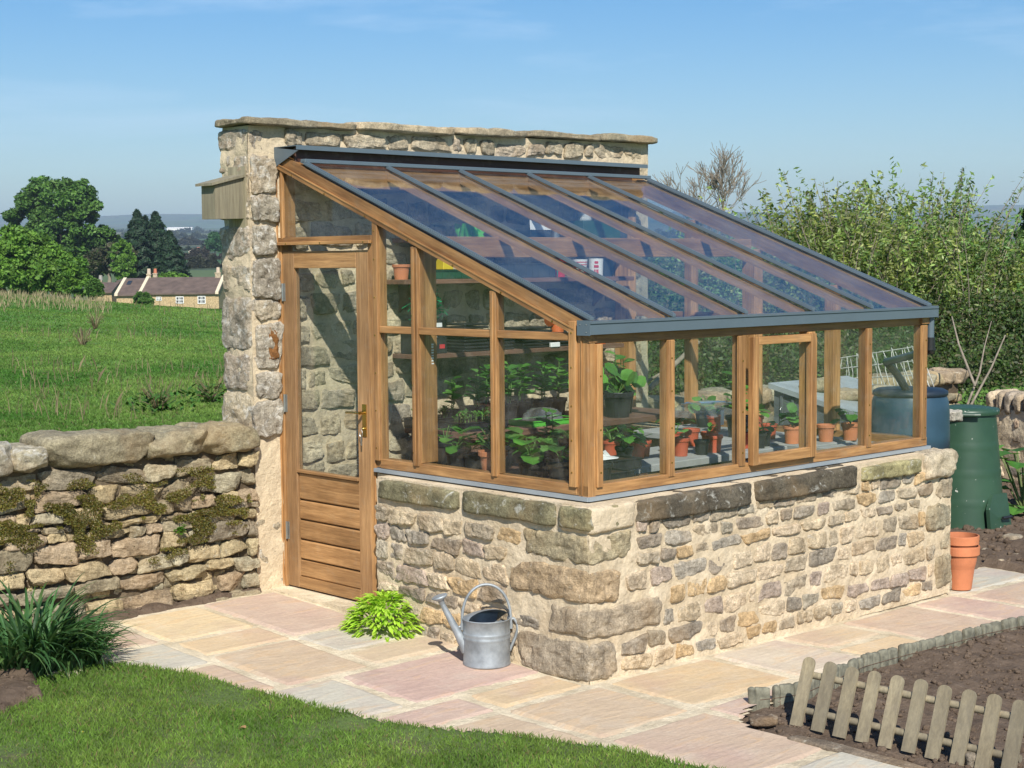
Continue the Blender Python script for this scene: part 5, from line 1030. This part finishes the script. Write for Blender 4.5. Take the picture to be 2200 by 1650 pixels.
X,Y,D=field_pts(900,29,33,-40,240); C=np.tile(np.array([[.38,.32,.19]]),(len(X),1))*RNG.uniform(.7,1.2,(len(X),1)); blades(mb,X,Y,ground_h(X,Y),RNG.uniform(.06,.18,len(X)),.003+D*.0003,C,.25)
tag(mb.build('field_grass',m_grass),'rough green pasture grass with dry stalks beyond the garden wall','grass',kind='stuff')
for i,(u,v,lab) in enumerate([(178,745,'clump of dead brown dock stems in the field at left'),(340,890,'dark weedy clump just behind the garden wall'),(455,870,'tuft of pale bent stems against the tall wall'),(205,705,'dry bramble tangle left of centre in the field')]):
    zf=.9; p=unz(u,v,zf); z0=float(ground_h([p[0]],[p[1]])[0]); p=unz(u,v,z0); m=MB(); m.tube([(p[0]-.03,p[1],z0+.0),(p[0]+.03,p[1]+.01,z0+.012)],.02,6,(.12,.09,.05))
    for q in range(60): a=random.uniform(0,6.28); r=random.uniform(0,.02); h=random.uniform(.08,.28); b=np.array([p[0]+r*math.cos(a),p[1]+r*math.sin(a),z0]); e=b+[.12*math.cos(a),.12*math.sin(a),h]; m.tube([b,(b+e)/2+[0,0,.03],e],.0022,4,random.choice([(.16,.10,.06),(.26,.2,.12),(.07,.12,.03)]))
    if i in(1,2):
        for q in range(120): a=random.uniform(0,6.28); b=np.array([p[0]+random.gauss(0,.12),p[1]+random.gauss(0,.12),z0+random.uniform(.0,.16)]); leafpoly(m,b,(math.cos(a),math.sin(a),.5),(0,0,1),.08,.03,(.05,.13,.02),'lance')
    tag(m.build('weed_clump',m_stem),lab,'weeds')
# ---------------------------------------------------------------- TREES
def leaves(mb,P,N,size,cols,asp=.6,jit=.7):
    n=len(P); nn=N+RNG.normal(0,jit,(n,3)); nn/=np.linalg.norm(nn,axis=1)[:,None]+1e-9; a=RNG.normal(0,1,(n,3)); a=np.cross(nn,a); a/=np.linalg.norm(a,axis=1)[:,None]+1e-9; b=np.cross(nn,a); s=np.broadcast_to(size,(n,))*RNG.uniform(.6,1.3,n); a=a*s[:,None]; b=b*(s*asp)[:,None]
    V=np.stack([P-a,P-b*.9+a*.1,P+a,P+b],1).reshape(-1,3); mb.add(V,np.arange(n)[:,None]*4+np.arange(4),np.repeat(cols,4,axis=0))
def crown(mb,blobs,n,size,pal,sub=5,asp=.6):
    tot=sum(b[1]*b[2] for b in blobs)
    for (c,rx,rz) in blobs:
        k=int(n*rx*rz/tot); ns=max(10,int(sub*8)); 
        # sub clumps on the shell of the blob
        d=RNG.normal(0,1,(ns,3)); d/=np.linalg.norm(d,axis=1)[:,None]; sc_=RNG.uniform(.62,1.0,ns)[:,None]; cc=np.array(c)+d*sc_*np.array([rx,rx,rz]); cr=RNG.uniform(.16,.34,ns)*rx
        w=RNG.integers(0,ns,k); dd=RNG.normal(0,1,(k,3)); dd/=np.linalg.norm(dd,axis=1)[:,None]; rr=RNG.random(k)**.4; P=cc[w]+dd*(rr*cr[w])[:,None]*np.array([1,1,.75])
        tone=RNG.uniform(.75,1.3,ns)[w][:,None]; C=np.array(pal)[RNG.integers(0,len(pal),k)]*tone*RNG.uniform(.85,1.15,(k,1)); leaves(mb,P,dd*.6+np.array([0,0,.5]),size,C,asp)
def limbs(m,base,h,r,tips,col=(1,1,1)):
    b=np.array(base,float); top=b+[0,0,h]; m.tube([b,b+[r*.3,0,h*.5],top],[r*1.15,r*.9,r*.7],10,col)
    for t in tips: t=np.array(t); st=b+[0,0,h*random.uniform(.6,1)]; m.tube([st,(st+t)/2+[0,0,.08*np.linalg.norm(t-st)],t],[r*.45,r*.28,r*.08],6,col)
def tree(name,u,v_base,v_top,wpx,d,lab,pal,n,leaf,blobs,group=None,trunk=.2):
    base=P3(u,v_base,d); px=d/FPX; Wm=wpx*px; Hm=(v_base-v_top)*px; t=thing(name,tuple(base),lab,'tree',group)
    bl=[(base+np.array([Rv[0]*bx*Wm/2+Fv[0]*by*Wm/2,Rv[1]*bx*Wm/2+Fv[1]*by*Wm/2,bz*Hm]),r*Wm/2,rz*Hm) for bx,by,bz,r,rz in blobs]
    m=MB(); crown(m,bl,n,leaf,pal); m.build('crown',m_tree,t)
    m=MB(); limbs(m,base-[0,0,Hm*.1],Hm*(trunk+.15),Wm*.035,[b[0] for b in bl]); m.build('trunk',m_bark,t,smooth=True); return t
PG=[(.065,.145,.022),(.09,.185,.03),(.05,.12,.02)]; PL=[(.11,.22,.022),(.085,.19,.024),(.13,.25,.034)]; PD=[(.016,.040,.018),(.024,.056,.024),(.013,.032,.015)]; PB=[(.07,.08,.035),(.06,.10,.025),(.09,.085,.05)]
tree('broadleaf_tree',132,620,378,255,230,'big dark green spreading tree behind the field at far left',PG,60000,.30,[(0,0,.72,.62,.24),(-.5,.1,.55,.45,.22),(.5,-.1,.55,.46,.24),(.72,0,.38,.26,.16),(-.78,0,.42,.24,.16),(.1,-.3,.5,.5,.25),(-.25,0,.86,.32,.13),(.3,0,.84,.30,.13),(-.1,.2,.3,.5,.2),(.35,.1,.25,.4,.18)],trunk=.22)
tree('lime_leaf_tree',55,640,478,215,120,'bright yellow green tree in front of the big tree at the left edge',PL,46000,.185,[(0,0,.66,.55,.26),(-.5,0,.45,.5,.26),(.5,0,.42,.45,.26),(.15,-.2,.3,.6,.26),(-.2,.1,.82,.3,.14),(.7,0,.22,.3,.2),(-.7,0,.2,.4,.2)],trunk=.15)
tree('lime_leaf_tree',160,636,545,80,118,'smaller mid green bush leaning against the bright tree',PL[:2]+PG[:1],8000,.24,[(0,0,.6,.7,.34),(-.4,0,.3,.6,.3),(.45,0,.25,.5,.28)],trunk=.1)
tree('mixed_scrub',235,600,515,120,220,'brownish green scrub between the big tree and the dark conifers',PB,9000,.4,[(0,0,.55,.6,.4),(-.5,0,.4,.5,.35),(.55,0,.5,.5,.4)],trunk=.1)
tree('mixed_scrub',265,604,505,60,215,'pale green bush standing just left of the dark conifers',PL,5000,.4,[(0,0,.6,.7,.36),(.2,0,.3,.8,.3)],trunk=.1)
tree('hedge_shrub',205,640,600,40,112,'small green shrub at the field crest left of the cottage',PG,3000,.2,[(0,0,.5,.9,.5)],trunk=.1)
tree('roundtop_tree',462,540,500,44,520,'small round green tree far away beside the tall wall',[(.04,.11,.04)],2500,.9,[(0,0,.5,.8,.46),(.5,0,.3,.5,.3)],trunk=.1)
tree('hedge_shrub',365,606,588,80,205,'light green bushes rising behind the cottage roof',PL,4000,.35,[(0,0,.4,.6,.6),(-.6,0,.3,.4,.5),(.6,0,.3,.4,.5)],trunk=.1)
tree('hedge_shrub',305,652,628,46,140,'green hedge bush in front of the cottage eaves',PG,3000,.2,[(0,0,.4,.7,.6),(.6,0,.2,.4,.4)],trunk=.1)
# conifers
def conifer(u,vb,vt,wpx,d,lab):
    base=P3(u,vb,d); px=d/FPX; W=wpx*px/2;H=(vb-vt)*px; t=thing('conifer',tuple(base),lab,'tree','dark conifers behind the cottage'); n=20000; h=RNG.random(n)**1.25; a=RNG.uniform(0,6.283,n); lay=.72+.28*np.sin(h*46+np.sin(a*5)*1.6); r=W*(1-h)**.65*lay*RNG.random(n)**.35*(1+.22*np.sin(a*7+h*9))
    P=base+np.stack([r*np.cos(a),r*np.sin(a),H*h-.12*r],1); C=np.array(PD)[RNG.integers(0,3,n)]*RNG.uniform(.7,1.5,(n,1)); m=MB(); leaves(m,P,np.stack([np.cos(a),np.sin(a),a*0+.4],1),.42,C,.35,.5); m.build('crown',m_tree,t); m=MB(); m.tube([base-[0,0,H*.1],base+[0,0,H*.9]],[W*.08,W*.015],8); m.build('trunk',m_bark,t)
conifer(298,606,455,100,222,'left dark conifer with the pointed top behind the cottage'); conifer(337,606,459,112,226,'middle dark conifer behind the cottage'); conifer(366,606,500,96,218,'lower dark conifer at the right of the group'); conifer(315,606,468,60,230,'slim dark conifer wedged between its neighbours')
# far hedges and woods reading as masses
m=MB()
for (u0,u1,v,d,h,c) in [(-200,560,548,760,5,(.035,.05,.025)),(150,560,522,1150,6,(.05,.05,.035)),(-200,620,508,1700,8,(.04,.05,.03)),(380,560,560,430,3.5,(.05,.055,.03)),(-200,640,497,2500,9,(.035,.05,.035)),(1400,2500,520,1500,8,(.04,.05,.03)),(380,600,536,560,4,(.06,.05,.035))]:
    n=2600; u=RNG.uniform(u0,u1,n); pp_=np.stack([P3(a,v,d) for a in u]); gzv=ground_h(pp_[:,0],pp_[:,1]); hm=.55+.45*vnoise(np.stack([u*.07,u*0+d,u*0],1))+.25*vnoise(np.stack([u*.3,u*0+d,u*0],1)); pp_[:,2]=gzv+RNG.random(n)*h*np.clip(hm,.15,1.3); C=np.tile(np.array([c]),(n,1))*RNG.uniform(.7,1.4,(n,1)); leaves(m,pp_,np.tile([0,-.3,.6],(n,1)),d*.0016,C,.7)
tag(m.build('distant_hedges',m_tree),'hazy lines of far hedges and woods across the valley','hedgerows',kind='stuff')
# ---------------------------------------------------------------- COTTAGES
m_wallc=stone_mat('cottage wall',lichen=(.5,.42,.3),lamt=.66,dark=.3); m_roof=simple('brown stone slates',(.115,.082,.066),.85,0,.3,1.5,.4,bs=3); m_verge=simple('pale stone verge',(.62,.53,.38),.8)
m_pane=simple('dark window glass',(.03,.035,.04),.15); m_wh=simple('white window paint',(.72,.72,.70),.5)
# cottage frame: wall facing the camera at depth 150
def cottage(name,uL,uR,vE,vR,d,vbase,lab,chims=(),wins=(),skylight=None,verges=(0,1),roof=m_roof,wall=m_wallc,depth=7.,slope_back=True):
    el=P3(uL,vE,d); er=P3(uR,vE,d+.0); px=d/FPX; ex=(er-el); Lh=np.linalg.norm(ex[:2]); ax_=np.array([ex[0]/Lh,ex[1]/Lh,0]); bk=np.array([-ax_[1],ax_[0],0]); bk=bk if bk@Fv>0 else -bk
    zE=el[2]; hd=depth/2; rise=(vE-vR)*px-.25; zR=zE+rise; zB=zE-(vbase-vE)*px
    t=thing(name,tuple((el+er)/2*np.array([1,1,0])+np.array([0,0,zB])),lab,'house'); o=np.array([el[0],el[1],0])
    Q=lambda a,b,z: o+ax_*a+bk*b+np.array([0,0,z])
    m=MB(); v=[Q(0,0,zB),Q(Lh,0,zB),Q(Lh,depth,zB),Q(0,depth,zB),Q(0,0,zE),Q(Lh,0,zE),Q(Lh,depth,zE),Q(0,depth,zE),Q(0,hd,zR-.1),Q(Lh,hd,zR-.1)]
    m.add(v,[[0,1,5,4],[2,3,7,6],[1,2,6,9,5],[3,0,4,8,7]],(.46,.36,.22)); m.build('wall',wall,t)
    m=MB(); ov=.25
    for sgn in (0,1):
        f=lambda a,b,z,: Q(a,b,z)
        if sgn==0: v=[Q(-.05,-ov,zE-.10),Q(Lh+.05,-ov,zE-.10),Q(Lh+.05,hd,zR),Q(-.05,hd,zR)]
        else: v=[Q(-.05,depth+ov,zE-.10),Q(Lh+.05,depth+ov,zE-.10),Q(Lh+.05,hd,zR),Q(-.05,hd,zR)]
        v2=[p+np.array([0,0,.14]) for p in v]; m.add(v+v2,[[3,2,1,0],[4,5,6,7]]+[[i,(i+1)%4,4+(i+1)%4,4+i] for i in range(4)])
    rf=m.build('roof',roof,t)
    for e in verges:
        a0=-.12 if e==0 else Lh-.28; m=MB(); v=[]
        for a in (a0,a0+.30): v+=[Q(a,-.3,zE-.08),Q(a,hd,zR+.1),Q(a,hd,zR+.30),Q(a,-.3,zE+.14)]
        m.add(v,[[0,1,2,3],[7,6,5,4],[0,4,5,1],[1,5,6,2],[2,6,7,3],[3,7,4,0]]); m.build('verge',m_verge,t)
    for cu,cv,cw,pc in chims:
        a=(cu-uL)/(uR-uL)*Lh; hgt=zR+(vR-cv)*px; w=cw*px/2; m=MB()
        def pr_(a0,a1,b0,b1,z0,z1,mm): v=[Q(a_,b_,z_) for a_ in (a0,a1) for b_ in (b0,b1) for z_ in (z0,z1)]; mm.add(v,np.array([[0,1,3,2],[4,6,7,5],[0,4,5,1],[2,3,7,6],[0,2,6,4],[1,5,7,3]]),(.42,.36,.27))
        pr_(a-w,a+w,hd-w*.8,hd+w*.8,zR-.4,hgt,m); pr_(a-w*1.15,a+w*1.15,hd-w*.95,hd+w*.95,hgt,hgt+.12,m); ch=m.build('chimney',wall,rf); m=MB(); c_=Q(a,hd,hgt+.12); m.tube([c_,c_+[0,0,.5]],[.2,.16],8); m.build('chimney_pot',simple('chimney pot clay',pc,.8),rf)
    for wu,wv,ww,wh in wins:
        a=(wu-uL)/(uR-uL)*Lh; w=ww*px/2; z=zE-(wv-vE)*px; h=wh*px/2; m=MB()
        def pb(a0,a1,b0,b1,z0,z1): v=[Q(a_,b_,z_) for a_ in (a0,a1) for b_ in (b0,b1) for z_ in (z0,z1)]; m.add(v,np.array([[0,1,3,2],[4,6,7,5],[0,4,5,1],[2,3,7,6],[0,2,6,4],[1,5,7,3]]))
        th=w*.2
        pb(a-w,a-w+th,-.06,-.02,z-h,z+h);pb(a+w-th,a+w,-.06,-.02,z-h,z+h);pb(a-w+th,a+w-th,-.06,-.02,z+h-th,z+h);pb(a-w+th,a+w-th,-.06,-.02,z-h,z-h+th);pb(a-w+th,a+w-th,-.06,-.02,z-th*.4,z+th*.4)
        for q in (-.33,.33,0): pb(a+w*q-.02,a+w*q+.02,-.059,-.021,z-h+th,z+h-th)
        fr=m.build('window',m_wh,t); m=MB(); pb(a-w+th,a+w-th,-.02,-.01,z-h+th,z+h-th); m.build('window_pane',m_pane,fr)
    if skylight:
        su,sv_,sw,sh=skylight; a=(su-uL)/(uR-uL)*Lh; tt=(vE-sv_)/(vE-vR); n=MB(); 
        for mm,gr,zz in ((n,1,.20),): 
            v=[Q(a+x*sw*px/2,(tt+y*sh/(vE-vR)/2)*hd,zE+(zR-zE)*(tt+y*sh/(vE-vR)/2)+z) for z in (.10,zz) for x,y in ((-1,-1),(1,-1),(1,1),(-1,1))]; mm.add(v,[[3,2,1,0],[4,5,6,7]]+[[i,(i+1)%4,4+(i+1)%4,4+i] for i in range(4)])
        n.build('skylight',m_pane,rf)
    return t
cottage('stone_cottage',301,470,631,594,150,664,'long single storey stone cottage with a brown slate roof behind the field crest',chims=[(303,586,9,(.5,.4,.3)),(455,584,12,(.5,.4,.3))],wins=[(386,645,17,15),(433,645,17,17),(341,642,12,8)],skylight=None,verges=(0,1))
cottage('stone_cottage',250,299,634,598,150.5,664,'shorter cottage bay with a small roof window left of the long cottage',verges=(0,),skylight=(265,608,9,9))
cottage('stone_cottage',193,240,628,605,156,662,'grey roofed outbuilding at the left end of the cottages',chims=[(200,600,6,(.3,.28,.25))],verges=(),depth=6)
cottage('stone_cottage',462,520,624,601,158,664,'cottage wing with purple brown roof just left of the tall wall',wins=[(479,634,6,14)],verges=(),depth=6)
cottage('stone_cottage',252,420,604,596,175,660,'rear cottage whose ridge and clay chimney show over the front roof',chims=[(321,585,9,(.45,.15,.08))],verges=(),depth=6)
cottage('farm_building',421,448,535,530,800,546,'tiny red roofed barn far across the valley',roof=simple('red tiles',(.42,.14,.09),.8),verges=())
cottage('farm_building',405,430,541,537,700,548,'tiny cream farmhouse far across the valley',roof=simple('cream roof',(.6,.52,.4),.8),verges=())
cottage('farm_building',358,412,491,488,2900,497,'long white factory building far out on the plain',roof=simple('white roof',(.8,.78,.74),.7),wall=simple('white walls',(.8,.78,.72),.8),verges=(),depth=20)
# ---------------------------------------------------------------- SHRUBS ON THE RIGHT
def shrubmesh(name,W,H,ns,seed,pal,nl=46):
    m=MB(); P=[];N=[];C=[]; st=MB()
    for q in range(ns):
        x=random.uniform(-W,W); y=random.gauss(0,.7); top=H*(.62+.38*abs(vnoise([[x*1.3+seed,0,0]])[0])+random.uniform(-.25,.20))*(1-.42*abs(x/W)**2.2); y0=y; 
        p=np.array([x,y,0.]); lean=np.array([random.gauss(0,.24)+.25*x/W,random.gauss(-.05,.2),1.]); pts=[p.copy()]; h0=top*random.uniform(.0,.55)
        n=10
        for s in range(n): p=p+lean*(top/n); lean=lean+[random.gauss(0,.05),random.gauss(0,.05),0]; pts.append(p.copy())
        pts=np.array(pts); 
        if q%2==0: st.tube(pts[::2],[.010,.008,.006,.005,.004,.002],5)
        k=nl; t=h0/top+(1-h0/top)*RNG.random(k)**.8; idx=t*n; i0=np.minimum(idx.astype(int),n-1); fr=(idx-i0)[:,None]; b=pts[i0]*(1-fr)+pts[i0+1]*fr; off=RNG.normal(0,1,(k,3)); off/=np.linalg.norm(off,axis=1)[:,None]; spread=(.03+.24*(1-t)[:,None]**.6); P.append(b+off*spread*RNG.random((k,1))); N.append(off); C.append(np.array(pal)[RNG.integers(0,len(pal),k)]*RNG.uniform(.7,1.35,(k,1))*random.uniform(.62,1.4)*np.array([1+.25*math.sin(x*4+seed),1,1]))
    P=np.concatenate(P);N=np.concatenate(N);C=np.concatenate(C); leaves(m,P,N,.034,C,.36,.8); return m,st
PW2=[(.16,.25,.05),(.21,.30,.08),(.11,.19,.04),(.25,.33,.13)]
HH=[(1480,1.75,19.5,'shrub seen through the left front panes and roof glass'),(1655,2.28,19.0,'leafy green shrub rising where the roof slope ends'),(1810,2.42,19.3,'tall shrub with upright shoots behind the end of the roof'),(1965,2.48,19.0,'tallest shoots of the shrub row above the downpipe'),(2110,2.28,18.6,'shrub above the dark green compost bin'),(2290,1.9,18.5,'shrub at the right edge of the picture')]
src=[]
for i,(u,H,d,lab) in enumerate(HH):
    b=P3(u,560,d); z0=float(ground_h([b[0]],[b[1]])[0]); 
    t=thing('willow_shrub',(b[0],b[1],z0-.05),lab,'shrub','shrubs behind the greenhouse'); t.rotation_euler=(0,0,math.atan2(Rv[1],Rv[0])); 
    if i<3:
        m,st=shrubmesh('s',.85,2.2,700,i*7.1,PW2,62); lo=m.build('foliage',m_leaf); so_=st.build('shoots',m_bark); src.append((lo,so_))
    else:
        l0,s0=src[i-3]; lo=l0.copy();so_=s0.copy(); sc.collection.objects.link(lo);sc.collection.objects.link(so_)
    for o in (lo,so_): o.parent=t; o.matrix_parent_inverse=Matrix.Identity(4)
    k_=(H-.06-z0+.0)/2.2*1.18; t.scale=(1.12*(-1 if i>2 else 1),1,max(.6,k_))
# low bramble and undergrowth at their foot
m=MB(); n=110000; u=RNG.uniform(1370,2360,n); d=RNG.uniform(14.5,19.5,n); f2=np.array([math.sin(YAW),math.cos(YAW)]); r2=np.array([math.cos(YAW),-math.sin(YAW)]); s=(u-1100)/FPX*d; X=CAM[0]+f2[0]*d+r2[0]*s; Y=CAM[1]+f2[1]*d+r2[1]*s; hm=.35+.3*vnoise(np.stack([X*1.2,Y*1.2,X*0],1))+np.clip((d-15)/4,0,1)*.75; Z=ground_h(X,Y)+RNG.random(n)**.7*np.clip(hm,.05,2)
kp=(Y>3.0)|(X>7.9); C=np.array([(.05,.10,.02),(.08,.13,.03),(.10,.10,.045),(.04,.07,.02)])[RNG.integers(0,4,n)]*RNG.uniform(.7,1.3,(n,1)); leaves(m,np.stack([X,Y,Z],1)[kp],np.tile([-.4,-.4,.6],(n,1))[kp],.024,C[kp],.55)
tag(m.build('undergrowth',m_leaf),'tangled low brambles and weeds under the shrub row','undergrowth',kind='stuff')
tree('ivy_clad_tree',2235,780,425,190,27,'dark leafy ivy covered tree at the right edge of the picture',[(.03,.07,.015),(.05,.11,.02),(.025,.05,.012)],22000,.055,[(0,0,.6,.7,.34),(-.5,0,.4,.4,.25),(-.1,0,.85,.45,.15),(.4,0,.5,.6,.35),(-.3,0,.2,.6,.22)],trunk=.3)
# bare tree
bt_=P3(1552,600,27); z0=float(ground_h([bt_[0]],[bt_[1]])[0]); t=thing('bare_tree',(bt_[0],bt_[1],z0),'leafless tree with fine pale twigs above the roof end','tree'); m=MB(); px=26/FPX
def branch(p,d,L,r,dep):
    n=4; pts=[p.copy()]; dd=d.copy()
    for i in range(n): dd=dd+np.array([random.gauss(0,.10),random.gauss(0,.10),.05]); dd/=np.linalg.norm(dd); p=p+dd*L/n; pts.append(p.copy())
    m.tube(pts,np.linspace(max(r,.005),max(.004,r*.6),n+1),5 if dep>2 else 3,(1,1,1),False)
    if dep==0: return
    for i in range(3 if dep>1 else 4):
        a=random.uniform(0,6.28); tl=random.uniform(.25,.6); x=np.cross(dd,[0,0,1.]); x/=np.linalg.norm(x)+1e-9; y=np.cross(dd,x); nd=dd*math.cos(tl)+(x*math.cos(a)+y*math.sin(a))*math.sin(tl); st=pts[random.choice([2,3,4])]; branch(st,nd/np.linalg.norm(nd),L*random.uniform(.62,.85),r*.6,dep-1)
random.seed(21); branch(np.array([bt_[0],bt_[1],z0]),np.array([.0,.0,1.]),1.03,.040,6); m.build('branches',m_bark,t,smooth=True)
# thin bare branches in front of the shrubs
for i,(pp_,lab) in enumerate([([(2065,905,13.5),(2105,800,13.6),(2115,745,13.8),(2130,690,14)],'pale bare branch rising beside the compost bin'),([(2070,900,13.4),(2130,790,13.5),(2160,720,13.6)],'second bare branch forking right above the compost bin'),([(2095,830,13.5),(2060,740,13.7),(2045,680,14)],'thin bare branch leaning left near the water butt')]):
    m=MB(); m.tube([P3(*q) for q in pp_],[.012,.009,.006,.003][:len(pp_)],6); tag(m.build('bare_branch',m_bark,smooth=True),lab,'branch')
# big rhubarb-like leaves at the right edge
for i,(u,v,lab) in enumerate([(2190,1000,'upper plant of big crinkled leaves at the right edge behind the green bin'),(2195,1120,'lower plant of big crinkled leaves at the right edge on the bare soil')]):
    p=P3(u+14,v,12.2); z0=-.04; t=thing('rhubarb_plant',(p[0],p[1],z0),lab,'plant'); m=MB()
    for q in range(14 if i==0 else 10): a=random.uniform(0,6.28); r=random.uniform(.05,.25); tp=np.array([p[0]+r*math.cos(a),p[1]+r*math.sin(a),max(.05,p[2]+random.uniform(-.2,.12))]); m.tube([(p[0],p[1],z0),tp],.008,5,(.2,.25,.1)); leafpoly(m,tp,(math.cos(a),math.sin(a),.2),(0,0,1),.2,.2,random.choice(LG),'lobed',.1,.3)
    m.build('leaves',m_leaf,t)
# ---------------------------------------------------------------- HAZE
hz=MB(); hz.box(-9700,9700,-9700,9700,-25,330)
k=NT('valley haze'); k.t.nodes.remove(k.b); vp=k.n('VolumePrincipled'); vp.inputs['Color'].default_value=(.66,.84,1,1); vp.inputs['Density'].default_value=1.8e-4; vp.inputs['Anisotropy'].default_value=.1
k.l(vp.outputs[0],k.o.inputs['Volume']); tag(hz.build('haze',k.m),kind='stuff')
